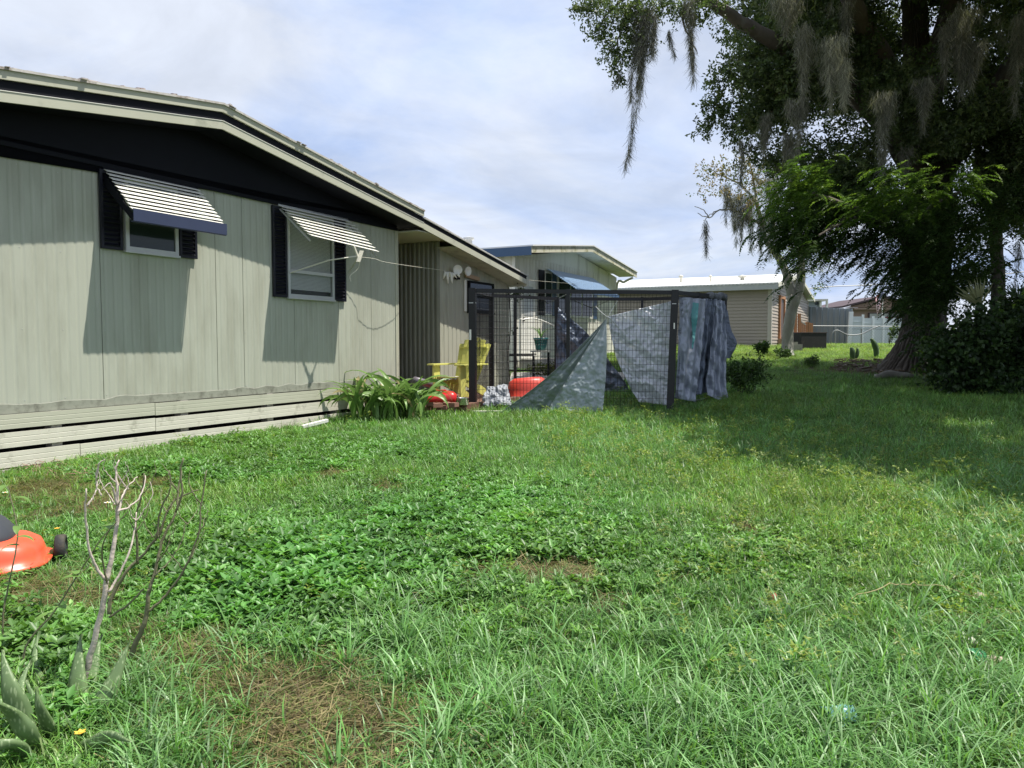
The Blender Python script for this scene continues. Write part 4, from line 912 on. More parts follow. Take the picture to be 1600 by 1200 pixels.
# --- the big oak
oak = thing('oak_tree', 'huge dark live oak with a thick leaning furrowed trunk and mossy crown', 'tree', onground(1420, 578))
b0 = onground(1418, 578)
axis = catm([b0+[0,0,-.15], at(1430,560,20), at(1441,520,20), at(1446,470,20), at(1446,420,19.9), at(1450,350,19.8), at(1450,260,19.6), at(1440,160,19.2), at(1430,40,18.8), at(1425,-120,18)], 20)
rad = catm1([.88,.68,.52,.51,.56,.58,.5,.40,.30,.22], 20)
nth = 280; G = []
for i, (p, r) in enumerate(zip(axis, rad)):
    th = np.linspace(0, 2*math.pi, nth, endpoint=False); c = np.stack([np.cos(th), np.sin(th), 0*th], -1)
    fl = max(0, 1-i/32.); lob = 1 + fl*.18*(np.sin(th*5+1)*.5+np.sin(th*3)*.5) + .05*np.sin(th*2+i*.04)
    q = p + c*r*lob[:, None]; zz = q.copy(); zz[:, 2] *= .30
    ph = th*20 + 11*fbm(q*[1,1,.55], 1.5, 3, 3)
    rid = np.abs(np.sin(ph)); fis = fbm(q*[1,1,.55], 13, 8, 3)
    d = -.085*(1-rid)**1.3*(.2+1.5*fbm(q, 5, 16, 2)) + .11*(fis-.5)
    G.append(q + c*d[:, None])
mb = MB(); mb.grid(np.array(G), True); obj('trunk', mb, M_bark, oak, smooth=True)
for pts, rads in (
    ([at(1446,300,19.6), at(1390,200,18.5), at(1300,120,17.5), at(1200,60,16.5), at(1120,10,16), at(1040,-40,15.6)], [.34,.28,.22,.16,.11,.07]),
    ([at(1446,320,19.6), at(1510,200,19), at(1570,120,18), at(1640,20,17)], [.36,.3,.24,.2]),
    ([at(1440,230,19.4), at(1460,100,18.8), at(1500,-60,17.5), at(1480,-260,15.5)], [.33,.28,.22,.15]),
    ([at(1440,180,19.2), at(1360,60,17), at(1300,-80,14.5), at(1300,-250,12)], [.3,.22,.16,.1]),
    ([at(1446,330,19.7), at(1330,330,18.8), at(1250,290,18.4), at(1200,240,18.2)], [.22,.14,.09,.05]),
    ([at(1240,95,17), at(1225,60,16.6), at(1238,20,16.4), at(1250,-30,16.2)], [.10,.08,.06,.05])):
    mb = MB(); limb(mb, pts, rads, 9, 6, .015); obj('branch', mb, M_bark, oak, smooth=True)
# crown
def in_poly(x, y, poly):
    c = False; j = len(poly)-1
    for i in range(len(poly)):
        xi, yi = poly[i]; xj, yj = poly[j]
        if (yi > y) != (yj > y) and x < (xj-xi)*(y-yi)/(yj-yi)+xi: c = not c
        j = i
    return c
def blobs_in(poly, n, Y0, Y1, r0, r1, flat=.8):
    o = []; xs_ = [p[0] for p in poly]; ys_ = [p[1] for p in poly]
    while len(o) < n:
        x = random.uniform(min(xs_), max(xs_)); y = random.uniform(min(ys_), max(ys_))
        if in_poly(x, y, poly):
            r = random.uniform(r0, r1); o.append((at(x, y, random.uniform(Y0, Y1)), (r, r, r*flat)))
    return o
OAKC = [(.065,.10,.038),(.050,.078,.034),(.09,.13,.045),(.07,.11,.036),(.13,.165,.07)]
main_ = [(1160,-60),(1140,60),(1170,140),(1180,215),(1215,245),(1235,290),(1300,330),(1360,330),(1400,300),(1500,320),(1580,330),(1660,330),(1660,-60)]
bl = blobs_in(main_, 150, 16.2, 22.5, .55, 1.0)
bl += [(at(x, y, Y), (r, r, r*.75)) for x, y, Y, r in ((1140,105,17,.40),(1118,130,17,.28),(1130,165,17.5,.42),(1112,165,17.5,.2),(1125,185,17.5,.3),(1160,200,17.6,.5),(1100,200,17.6,.18),(1150,60,16.5,.45),(1110,30,16,.40),(1085,15,15.8,.3),(1150,10,16,.5),(1165,235,18,.3),(1190,150,17.5,.6),(1185,90,17,.6),(1175,180,17,.5),(1205,120,17,.6),(1210,190,17,.6),(1200,60,17,.6))]
bl += blobs_in([(1370,300),(1400,400),(1425,450),(1450,485),(1500,478),(1560,420),(1600,370),(1620,300)], 46, 17.2, 19.4, .35, .6)
bl += blobs_in([(1190,220),(1300,220),(1330,330),(1250,340),(1200,290)], 14, 17, 19, .4, .6)
bl += blobs_in([(1480,200),(1640,200),(1640,330),(1480,350)], 14, 17, 20, .5, .8)
bl += blobs_in([(1585,150),(1640,150),(1640,360),(1590,330)], 8, 17, 19, .5, .8)
V1, Q1, T1 = blob_leaves(bl, 1450, .085, .55, OAKC, twig=12, tw_len=.3, mn=300, gap=.435)
fast('crown', V1, Q1, M_leaf, T1, oak)
# limb with hanging leaves, upper left of the crown
bl = [(at(x, y, 15.4), (r, r, r*.8)) for x, y, r in ((915,12,.26),(940,8,.34),(930,45,.25),(960,30,.36),(985,50,.36),(950,70,.28),(975,85,.32),(1000,70,.26),(965,100,.2),(990,15,.4),(1025,12,.35),(1050,10,.3),(1065,40,.22),(1080,12,.3),(1095,30,.18),(1075,70,.14),(1090,85,.10),(968,120,.09),(905,15,.12),(1120,10,.3),(940,55,.22))]
V1, Q1, T1 = blob_leaves(bl, 5200, .065, .5, OAKC, twig=10, tw_len=.2, mn=260)
fast('crown', V1, Q1, M_leaf, T1, oak)
for pts in ([(1040,-40),(1000,-5),(975,30),(965,70),(972,110)], [(1040,-40),(985,-10),(930,5),(900,20)], [(1120,10),(1080,5),(1066,30),(1080,60),(1090,85)], [(985,-10),(945,25),(935,60)]):
    mb = MB(); limb(mb, [at(x, y, 15.5) for x, y in pts], list(np.linspace(.035,.008,len(pts))), 6, 5, .01); obj('twig', mb, M_bark, oak)
# overhead crown reaching out of the frame towards the camera: it casts the broad shade
bl = []
random.seed(11)
while len(bl) < 300:
    x = random.uniform(4.6, 18); y = random.uniform(5.0, 21)
    edge = 4.9 + max(0, 11.5-y)*.34 + .4*math.sin(y*1.3)
    if x < edge + .7: continue
    z = random.uniform(7.9, 10.2) + max(0, y-12)*.32
    xs2 = x - .41*(z-4.6)
    if 13.7 < y < 15.6 and 4.2 < xs2 < 10.2: continue  # gap shaped into the crown so sunlight reaches the feathery sprays
    bl.append((np.array([x, y, z]), (1.15, 1.15, .7)))
V1, Q1, T1 = blob_leaves(bl, 400, .18, .66, OAKC, twig=12, tw_len=.45, mn=60)
fast('crown', V1, Q1, M_leaf, T1, oak)
# second thin stem right of the trunk
mb = MB(); limb(mb, [at(1560,480,18.5)-[0,0,.6], at(1560,440,18.5), at(1557,390,18.5), at(1552,330,18.5), at(1530,240,18.8)], [.17,.15,.14,.14,.12], 12, 6, .005); so_ = obj('tree_trunk', mb, M_bark, smooth=True, base=at(1560,560,18.5)); tag(so_, 'thin dark upright trunk behind the vine covered thicket', 'tree')
# roots / bare mulch at the oak foot
mb = MB()
for k in range(260):
    q = onground(rng.uniform(1305,1440), rng.uniform(563,583)); a_ = rng.random()*3.14; L = .05+.25*rng.random()**2
    mb.box(q+[0,0,.03+.03*rng.random()], L, .03+.04*rng.random(), .02+.03*rng.random(), (math.cos(a_),math.sin(a_),.1), (-math.sin(a_),math.cos(a_),0))
o = obj('bark_litter', mb, mat('brown_litter', (.12,.09,.06), .95, .4, 12), base=onground(1370,575)); tag(o, 'brown bark chips and twigs on the ground at the oak foot', 'litter', kind='stuff')
mb = MB(); q = onground(1392, 592); limb(mb, [q+[-.35,0,.04], q+[0,.1,.1], q+[.5,0,.05]], [.06,.09,.05], 8, 4, .01); tag(obj('fallen_branch', mb, M_bark2, smooth=True, base=q), 'pale rotten branch lying in the shade before the oak', 'branch')

# --- slender mossy tree
sm = thing('slender_tree', 'slender forked tree with pale trunk and grey moss before the tan house', 'tree', onground(1230, 556))
Yt = 25.0; b0 = onground(1230, 556); A = lambda x, y, Y=Yt: at(x, y, Y)
tp_ = [b0+[0,0,-.1], A(1230,540), A(1233,505), A(1238,480), A(1241,463)]
mb = MB(); limb(mb, tp_, [.25,.19,.175,.19,.22], 14, 6, .006)
limb(mb, [A(1240,470), A(1232,445), A(1224,415), A(1207,388), A(1195,372), A(1188,340), A(1180,310)], [.17,.13,.12,.11,.09,.07,.05], 10, 6, .006)
limb(mb, [A(1242,470), A(1250,445), A(1252,415), A(1250,380), A(1245,330), A(1240,280)], [.17,.15,.12,.10,.08,.06], 10, 6, .006)
obj('trunk', mb, M_bark2, sm, smooth=True)
for pts, rr in (([(1190,350),(1165,338),(1145,328),(1125,328),(1108,340),(1090,333)], .05), ([(1108,340),(1098,328),(1085,322)], .02), ([(1145,328),(1138,300),(1128,290)], .03), ([(1185,320),(1160,290),(1130,275),(1105,262)], .05), ([(1182,310),(1175,270),(1165,235)], .05), ([(1252,400),(1268,385),(1290,378)], .035), ([(1250,420),(1262,405),(1275,400)], .03), ([(1125,328),(1110,335),(1100,345)], .02)):
    mb = MB(); limb(mb, [A(x, y, Yt+rng.normal()*.2) for x, y in pts], list(np.linspace(rr, .01, len(pts))), 6, 5, .012); obj('branch', mb, M_bark2, sm)
bl = [(A(x, y, Yt+rng.normal()*.5), (r, r, r*.6)) for x, y, r in ((1105,262,.35),(1090,275,.3),(1120,280,.4),(1140,270,.4),(1115,298,.3),(1095,305,.25),(1160,250,.4),(1170,280,.4),(1150,295,.35),(1180,260,.5),(1150,265,.4),(1135,300,.35),(1175,310,.4),(1190,290,.5),(1110,285,.35),(1125,262,.4))]
V1, Q1, T1 = blob_leaves(bl, 1100, .085, .5, [(.19,.155,.07),(.22,.17,.07),(.10,.11,.04),(.07,.10,.03)], twig=8, tw_len=.3, mn=90); fast('crown', V1, Q1, M_leaf, T1, sm)
bl = [(A(x, y, Yt+rng.normal()*.4), (r, r, r*.7)) for x, y, r in ((1262,395,.4),(1275,385,.35),(1290,395,.35),(1265,415,.3),(1280,410,.3),(1255,430,.28),(1268,440,.3),(1280,450,.2),(1295,380,.3),(1230,380,.3),(1235,400,.3),(1305,405,.2),(1262,455,.22),(1215,385,.25),(1222,400,.3),(1245,390,.35),(1250,365,.35),(1232,360,.35),(1275,370,.3),(1240,420,.25),(1215,360,.3))]
V1, Q1, T1 = blob_leaves(bl, 1100, .08, .5, [(.09,.14,.035),(.13,.17,.04),(.07,.11,.03)], twig=8, tw_len=.3, mn=90); fast('crown', V1, Q1, M_leafb, T1, sm)

# --- spanish moss
MOSSC = np.array([(.28,.285,.235),(.21,.215,.175),(.34,.34,.28),(.14,.145,.12)])
def moss(x, y, Y, wpx, hpx, n=260, lab=None, tip=0.0, dark=1.0, group='beards of moss hanging among the oak branches'):
    topc = at(x, y, Y); m_ = Y/FPX; w_ = wpx*m_; h = hpx*m_
    n = int(n*3.1); k = 7; nr = max(3, int(wpx/3.6))
    rx = rng.normal(size=(nr, 2))*[w_*.30, w_*.25]; rl = .25+.75*rng.random(nr)**1.2; rl[0] = 1.0; rx[0] *= .3; rl *= np.exp(-(rx[:, 0]/(w_*.55))**2*.6); rl[0] = 1
    pr_ = rl/rl.sum(); ri = rng.choice(nr, n, p=pr_); v0 = rng.random(n)**.9*rl[ri]; loc = v0/rl[ri]
    rad_ = w_*.115*(1-loc)**.6*(.5+1.0*vnoise(np.stack([v0*h*7, ri*3.3, ri*0.], -1), 1)) + .004
    cx_ = rx[ri, 0]*(1-v0*.75) + tip*m_*v0**1.6 + .03*np.sin(v0*h*5+ri)*(1-.5*v0); cy_ = rx[ri, 1]*(1-v0*.75)
    P0_ = np.stack([cx_+rng.normal(size=n)*rad_, cy_+rng.normal(size=n)*rad_, -v0*h], -1)
    L_ = (.10+.22*rng.random(n))*min(1, h/.8)*(Y/15)**.3
    st_ = rng.normal(size=(n, k, 3))*[.55, .55, .22]; st_ = np.cumsum(st_, 1)*.45 + [0, 0, -1.0] + rng.normal(size=(n,1,3))*[.13,.13,0]
    P = np.concatenate([P0_[:, None], P0_[:, None] + np.cumsum(unit(st_)*(L_/k)[:, None, None], 1)], 1) + topc
    ww = (.0018+.0022*rng.random((n,1,1)))*(Y/15)**.8*np.sin(np.pi*(.12+.8*np.linspace(0,1,k+1)))[None,:,None]
    S = unit(rng.normal(size=(n,1,3))*[1,1,.3])*ww
    VV = np.stack([P-S, P+S], 2).reshape(-1, 3); b_ = (np.arange(n)*(k+1)*2)[:, None] + np.arange(k)[None]*2; b_ = b_.ravel()
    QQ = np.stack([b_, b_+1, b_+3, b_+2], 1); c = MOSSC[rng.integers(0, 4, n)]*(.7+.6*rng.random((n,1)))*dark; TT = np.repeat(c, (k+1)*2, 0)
    o = fast('spanish_moss', VV, QQ, M_moss, TT, base=topc)
    tag(o, lab or 'grey beard of moss hanging inside the dark oak crown', 'moss', group)
moss(1008, 5, 15.3, 30, 245, 1500, 'longest grey moss beard, hanging alone against the open sky', tip=-30, dark=.75)
moss(1020, 20, 15.2, 14, 62, 260, 'short moss tuft just right of the longest beard', dark=.8)
moss(1046, 45, 15.3, 9, 40, 120, 'small thin moss tuft between the two long sky beards', tip=8, dark=.8)
moss(1078, -5, 15.3, 20, 125, 500, 'second moss beard against the sky, shorter with leaves at its tip', tip=6, dark=.75)
moss(966, 112, 15.3, 7, 24, 60, 'tiny moss wisp under the leaf sprays left of the longest beard', tip=-10, dark=.7)
moss(1101, 343, 25, 12, 52, 130, 'small dark moss tassel hanging from the bare left twig of the slender tree', tip=4, dark=.6)
SL_ = ['left hand brown moss curtain on the slender tree, above the bare twig', 'middle brown moss curtain on the slender tree', 'short moss curtain highest on the left of the slender tree', 'tall moss curtain along the upper limb of the slender tree', 'low moss curtain wrapping the lower limb of the slender tree', 'small moss curtain between two longer ones on the slender tree', 'moss curtain nearest the fork at the right of the slender tree']
for x, y, Y, wv, h, n in ((1150,300,25,36,80,500),(1175,300,25,34,90,500),(1135,285,25,18,60,220),(1205,255,24.5,34,130,700),(1192,330,24.8,26,62,360),(1160,320,25,22,55,240),(1205,330,24.7,20,70,300)):
    moss(x, y, Y, wv, h, n, SL_.pop(0), group='moss curtains on the slender forked tree', dark=1.15)
OL = ['darker moss beard left of the pale brown pair in the oak crown', 'widest pale brown sunlit moss beard in the oak crown', 'lower pale brown moss beard below the widest sunlit one',
      'moss beard hanging below the darker one in the left of the oak crown', 'long grey moss beard down the middle of the oak crown', 'smaller grey moss beard just right of the long middle one', 'large hazy moss beard at the upper right of the oak crown',
      'moss tuft tucked behind the large hazy beard at the upper right', 'short moss tuft above the bright feathery sprays over the trunk', 'moss beard low in the left oak crown above the bright left spray', 'narrow moss beard at the left margin of the dense oak crown',
      'broad moss beard cut by the top edge above the left crown', 'short moss beard at the top edge right of the broad one', 'tall moss beard at the top right corner of the picture', 'thin moss beard hanging at the right edge above the thicket', 'moss tuft left of the large hazy beard near the top', 'thin dark moss strand at the outer left of the crown']
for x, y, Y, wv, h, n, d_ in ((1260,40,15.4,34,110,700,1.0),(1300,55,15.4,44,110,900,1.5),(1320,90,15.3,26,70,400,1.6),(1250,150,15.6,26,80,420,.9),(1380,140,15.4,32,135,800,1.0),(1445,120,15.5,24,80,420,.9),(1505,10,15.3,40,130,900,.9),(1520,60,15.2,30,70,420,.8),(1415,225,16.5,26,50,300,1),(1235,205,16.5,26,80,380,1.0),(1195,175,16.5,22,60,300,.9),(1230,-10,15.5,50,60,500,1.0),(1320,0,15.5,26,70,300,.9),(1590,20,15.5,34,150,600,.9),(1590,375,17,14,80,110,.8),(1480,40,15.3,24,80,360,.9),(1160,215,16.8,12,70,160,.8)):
    moss(x, y, Y, wv, h, n, OL.pop(0), dark=d_)  # dark scales the colour, so the sunlit beards are painted lighter

# --- pinnate (fern-like) branches
def pinnate(base, az, L, rise, droop, lf_, wl, cols, npair=14, V=None):
    d = np.array([math.cos(az), math.sin(az), 0]); s = np.array([-d[1], d[0], 0]); p = np.array(base, float); P = []; D = []; LL = []
    for i in range(npair):
        u = i/npair; ang = rise - droop*u; stp = (d*math.cos(ang)+UZ*math.sin(ang)); p = p + stp*L/npair
        w_ = lf_*(math.sin(math.pi*(.18+.75*u)))
        for sg in (-1, 1): P.append(p.copy()); D.append(s*sg + stp*.45 - UZ*.25 + rng.normal(size=3)*.12); LL.append(w_)
    return P, D, LL
def frond_mass(name, parent, centres, nper, L, lf_, cols, spread, matl, tilt=.2, npair=13):
    P = []; D = []; LL = []; T = []
    cols = np.array(cols)
    for c, az0 in centres:
        for k in range(nper):
            az = az0 + rng.normal()*.9; b = c + rng.normal(size=3)*spread
            p, d, l_ = pinnate(b, az, L*(.7+.5*rng.random()), tilt+rng.normal()*.2, .9+.5*rng.random(), lf_, .3, cols, npair)
            P += p; D += d; LL += l_; T += [cols[rng.integers(0,len(cols))]*(.7+.5*rng.random())]*len(p)
    P = np.array(P); D = unit(np.array(D)); LL = np.array(LL); T = np.array(T)
    S = unit(np.cross(D, [0,0,1.0]) + rng.normal(size=D.shape)*.25); Wd = (LL*.34)[:, None]; L3 = LL[:, None]
    V = np.stack([P, P+D*L3*.45+S*Wd*.5, P+D*L3, P+D*L3*.45-S*Wd*.5], 1).reshape(-1, 3)
    return fast(name, V, np.arange(len(P)*4).reshape(-1,4), matl, np.repeat(T, 4, 0), parent)
ct = thing('feathery_tree', 'feathery leaved tree with bright drooping sprays growing in front of the oak', 'tree', onground(1455, 590))
mb = MB(); limb(mb, [onground(1462,590), at(1470,520,18.3), at(1455,450,18.2), at(1430,390,18), at(1380,350,17), at(1320,320,15.2), at(1270,300,14.6)], [.12,.11,.10,.09,.07,.05,.03], 9, 6, .01)
limb(mb, [at(1430,390,18), at(1440,350,17), at(1460,320,15.5), at(1500,300,14.8)], [.08,.06,.05,.03], 8, 6, .01)
limb(mb, [at(1400,370,17.6), at(1360,350,16.6), at(1330,340,15.6), at(1300,355,15), at(1280,370,14.8)], [.06,.05,.04,.03,.02], 8, 6, .01); obj('trunk', mb, M_bark, ct, smooth=True)
BRT = [(.10,.18,.035),(.13,.21,.04),(.075,.14,.03)]; DRK = [(.045,.085,.022),(.06,.11,.028),(.035,.07,.02)]  # sunlight on the sprays put into a brighter leaf colour than the lower fronds
c1 = [(at(x, y, 14.6+rng.normal()*.25), math.pi+.3) for x, y in ((1285,275),(1265,290),(1240,300),(1225,315),(1270,265),(1250,280),(1230,295),(1215,320),(1290,300),(1260,310),(1280,262))]
c1 += [(at(x, y, 14.6+rng.normal()*.25), math.pi+.5) for x, y in ((1420,275),(1400,290),(1380,300),(1355,318),(1340,330),(1410,300),(1375,320),(1430,290),(1395,275))]
c1 += [(at(x, y, 14.7+rng.normal()*.3), math.pi+rng.normal()*.8) for x, y in ((1390,310),(1430,310),(1350,335),(1255,325),(1290,285),(1240,290),(1450,285),(1470,300))]
c1 += [(at(x, y, 14.8+rng.normal()*.25), -.2) for x, y in ((1480,290),(1500,280),(1520,272),(1505,295),(1460,300))]
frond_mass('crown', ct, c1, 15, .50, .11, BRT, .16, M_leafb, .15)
c2 = [(at(x, y, 16.2+rng.normal()*.5), math.pi+rng.normal()) for x, y in ((1240,335),(1260,350),(1280,345),(1300,340),(1250,370),(1270,380),(1290,365),(1320,355),(1310,325),(1235,355),(1260,395),(1340,370),(1370,360),(1390,380),(1350,350),(1400,400),(1420,350),(1400,340),(1450,360),(1480,340),(1500,360),(1470,400),(1430,430),(1440,460),(1410,440),(1460,440),(1490,420),(1520,340),(1540,360),(1450,330),(1385,410),(1265,335),(1330,300),(1360,280),(1300,280),(1370,400),(1560,300),(1580,290))]
c2 += [(at(x, y, 16.4+rng.normal()*.6), math.pi+rng.normal()) for x, y in ((1400,400),(1425,420),(1415,380),(1440,400),(1465,430),(1480,460),(1500,440),(1510,400),(1530,430),(1540,390),(1550,420),(1430,470),(1450,480),(1420,450),(1570,360),(1250,345),(1275,365),(1300,370),(1325,375),(1350,375),(1380,360),(1230,345),(1290,390),(1260,375),(1245,320),(1275,320))]
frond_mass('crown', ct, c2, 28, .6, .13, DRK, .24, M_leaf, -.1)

# --- vine covered thicket on the right
th = thing('vine_thicket', 'dark vine covered thicket spilling onto the grass right of the oak trunk', 'bush', onground(1540, 628))
pol = [(1458,606),(1455,560),(1478,508),(1498,484),(1540,474),(1600,464),(1700,458),(1720,650),(1600,645),(1520,636),(1470,622)]
bl = blobs_in(pol, 95, 13.6, 15.4, .28, .48, .8)
V1, Q1, T1 = blob_leaves(bl, 2600, .085, .8, [(.035,.07,.02),(.025,.05,.018),(.05,.09,.025),(.03,.06,.02)], twig=8, tw_len=.22, mn=200); fast('foliage', V1, Q1, M_leaf, T1, th)
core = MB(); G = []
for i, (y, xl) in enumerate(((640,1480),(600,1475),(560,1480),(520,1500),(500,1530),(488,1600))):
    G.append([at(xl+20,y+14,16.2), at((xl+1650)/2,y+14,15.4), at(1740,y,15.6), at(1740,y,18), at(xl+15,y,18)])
core.grid(np.array(G), True); obj('inner_mass', core, mat('thicket_shade_core', (.012,.018,.008), 1, .4, 8, .8, 12), th)  # near-black hull added to paint the shade between the leaves
for i, x in enumerate((1460,1490,1530,1575,1610)):
    mb = MB(); limb(mb, [at(x+20, 640, 15.0), at(x+15, 570, 14.9), at(x+20, 510, 14.8)], [.05,.04,.02], 6, 5, .02); obj('stem', mb, M_bark, th)
# palmetto fronds above it
def palmetto(name, lab, x, y, Y, n, L, cols, az0, spread):
    root = thing(name, lab, 'palm', at(x, y, Y)); c = at(x, y, Y)
    for k in range(n):
        a = az0 + (k/(n-1)-.5)*spread; d = unit(np.array([math.cos(a), rng.normal()*.35, math.sin(a)])); s = unit(np.cross(d, [0,1,.2])); 
        LL = L*(.8+.3*rng.random()); V = [c, c+d*LL*.5+s*.02, c+d*LL-UZ*.05*LL, c+d*LL*.5-s*.02]
        mb = MB(); mb.add(V, [(0,1,2,3)]); obj('leaflet', mb, cols, root)
M_pal = mat('pale_palm', (.34,.36,.17), .5, .2, transl=.3); M_pal2 = mat('blue_green_palm', (.09,.14,.07), .5, .2, transl=.3)
palmetto('palm_frond', 'pale yellowish palmetto fan sticking up above the vine thicket', 1532, 480, 15.3, 30, .62, M_pal, 1.95, 1.3)
palmetto('palm_frond', 'dark spiky palm fan against the sky at the top of the thicket', 1592, 468, 15.6, 26, .42, M_pal2, 1.57, 1.9)

# --- small plants in the middle distance
def shrub(name, lab, cat, x, y, r, h, cols, dens, lsz, matl=M_leaf, n=8, Y=None):
    q = onground(x, y) if Y is None else gp(x, y, Y); root = thing(name, lab, cat, q); bl = []
    for k in range(n): bl.append((q+np.array([rng.normal()*r*.45, rng.normal()*r*.35, h*(.25+.6*rng.random())]), (r*.5, r*.5, h*.28)))
    V1, Q1, T1 = blob_leaves(bl, dens, lsz, .55, cols, twig=8, tw_len=.12, mn=110); fast('foliage', V1, Q1, matl, T1, root)
    mb = MB()
    for k in range(5): mb.tube([q, q+np.array([rng.normal()*r*.3, rng.normal()*r*.3, h*.7])], [.012,.005], 5)
    obj('stem', mb, M_bark, root); return root
shrub('bush', 'dark leafy bush growing against the rear corner of the kennel', 'bush', 1157, 603, .42, .75, DRK, 5000, .06, n=12, Y=13.9)
shrub('small_shrub', 'little round leaved shrub in front of the vinyl fence', 'shrub', 1389, 541, .55, 1.3, [(.08,.13,.05)], 500, .12, M_leafb, Y=41)
shrub('weed_clump', 'dark upright weed clump on the lawn before the tan house wall', 'plant', 1192, 555, .22, .42, DRK, 2500, .1, n=6)
shrub('weed_clump', 'low weed clump at the foot of the slender tree', 'plant', 1222, 560, .25, .3, DRK, 2500, .08, n=6)
shrub('weed_clump', 'small bushy weed alone on the lawn right of the slender tree', 'plant', 1273, 572, .2, .25, [(.06,.10,.03)], 3000, .06, n=5)
shrub('weed_clump', 'yellowish weeds around the steps of the cream house', 'plant', 858, 575, .5, .3, [(.13,.14,.04),(.08,.10,.03)], 900, .08, n=8, Y=18.5)
M_cact = mat('cactus_green', (.05,.10,.03), .6, .3, 9, stretch=(1,1,.3))
for (pts, lab) in (([(1332,562),(1332,550),(1330,543)], 'shorter cactus stump on the lawn, forked and dark'), ([(1369,559),(1369,547),(1366,537),(1361,529)], 'taller cactus stump curving to the left on the lawn')):
    q = onground(*pts[0]); P = [q] + [at(x, y, q[1]) for x, y in pts[1:]]
    mb = MB(); limb(mb, P, [.07]+[.085]*(len(P)-2)+[.04], 10, 5); 
    if len(P) == 3: limb(mb, [q+[.06,0,0], q+[.15,0,.2], q+[.14,0,.36]], [.06,.06,.03], 8, 5)
    tag(obj('cactus', mb, M_cact, smooth=True, base=q), lab, 'cactus')

# --- strap leaved clump by the porch
sp_ = thing('strap_leaf_plant', 'big clump of arching corn like strap leaves at the end of the skirting', 'plant', gp(600, 655, 10.5))
for k in range(130):
    q = gp(543+112*rng.random(), 0, 10.35+.6*rng.random()); q[2] = .0 + zg(0, q[1])
    big = k < 9
    V, Fc = strap_leaf(q, rng.random()*6.28, (1.0 if big else .62)+.28*rng.random(), .055+.03*rng.random(), 1.62-.2*rng.random(), (1.8 if big else 1.2)+1.7*rng.random()**1.6, .22, 11, rng.normal()*.9)
    leaf_obj(V, Fc, M_strapd if k % 13 == 5 else M_strap, sp_)
for (x, y, az, L) in ((585,640,2.6,1.05),(600,640,2.9,1.0),(640,640,.3,.95),(600,640,1.2,.95)):
    V, Fc = strap_leaf(gp(x, y, 10.6), az, L, .065, 1.5, 2.6, .2, 12); leaf_obj(V, Fc, M_strap, sp_)
# white board scrap
q = gp(495, 663, 9.9); mb = MB(); mb.box(q+[0,-.1,.07], .34, .1, .035, unit(np.array([.8,.5,.18])), unit(np.array([-.5,.8,0]))); tag(obj('board_scrap', mb, M_awn, base=q), 'short white board end lying in the grass near the skirting', 'board')

# ------------------------------------------------------------------ foreground left: bare branches, agave, mower
M_twig = mat('bleached_twig', (.52,.45,.39), .8, .25, 14, .4, 60, dirt=(.34,.28,.23), dirt_scale=8); M_twigg = mat('green_brown_twig', (.15,.145,.08), .7, .3, 9, .3, 50)
bt = thing('bare_branch_plant', 'leafless bleached forked stem rising from the spotted agave', 'plant', onground(120, 1105))
Yb = 2.48
def br(pts, r0, r1, m, par, dy=0.0):
    r0 *= .82; r1 *= .75
    mb = MB(); n = len(pts); dys = np.linspace(0, dy, n); limb(mb, [at(x, y, Yb+d) for (x, y), d in zip(pts, dys)], list(np.linspace(r0, r1, n)), 8, 5, .0012); obj('branch', mb, m, par, smooth=True)
br([(119,1105),(135,1050),(150,990),(163,930),(166,905)], .014, .0105, M_twig, bt)
br([(166,905),(172,885),(178,850),(184,805),(184,770),(181,735),(186,718)], .011, .003, M_twig, bt, .05)
br([(163,905),(150,885),(138,850),(133,800),(136,765)], .0065, .003, M_twig, bt, -.08)
br([(184,805),(192,775),(200,760),(215,745)], .005, .002, M_twig, bt, .1)
br([(183,790),(178,770),(172,755),(158,765)], .005, .002, M_twig, bt, -.05)
br([(184,800),(205,790),(222,770),(228,742)], .005, .002, M_twig, bt, .1)
br([(170,925),(185,900),(203,860),(210,830),(213,800)], .006, .0025, M_twig, bt, .1)
br([(168,912),(160,870),(165,840),(182,815)], .004, .002, M_twigg, bt, -.1)
br([(150,750),(155,725),(165,718)], .003, .002, M_twig, bt)
br([(158,775),(152,760),(150,740),(155,725)], .004, .002, M_twig, bt)
gt = thing('green_twig_plant', 'dark green bare twiggy shrub right of the bleached stem', 'plant', onground(195, 1060))
Yb = 2.62
br([(195,1058),(210,1010),(225,975),(231,940),(233,920)], .013, .009, M_twigg, gt)
br([(233,925),(245,880),(255,840),(275,800),(279,765),(284,735)], .008, .0035, M_twigg, gt, .1)
br([(231,955),(255,935),(285,895),(308,840),(315,790),(322,735)], .006, .003, M_twigg, gt, .05)
br([(170,960),(175,930),(200,890),(215,875),(245,840),(262,800),(275,780),(310,765)], .009, .003, M_twigg, gt, .1)
br([(215,880),(214,850),(212,810),(222,770),(225,740)], .006, .003, M_twigg, gt, -.05)
br([(170,965),(200,945),(225,920)], .005, .004, M_twigg, gt)
br([(245,845),(250,800),(265,765),(266,735)], .005, .0025, M_twigg, gt)
br([(275,800),(285,770),(282,740),(285,715)], .005, .004, M_twigg, gt)
br([(240,900),(262,880),(282,850),(290,815)], .004, .002, M_twigg, gt, .1)
rt_ = np.random.default_rng(3)
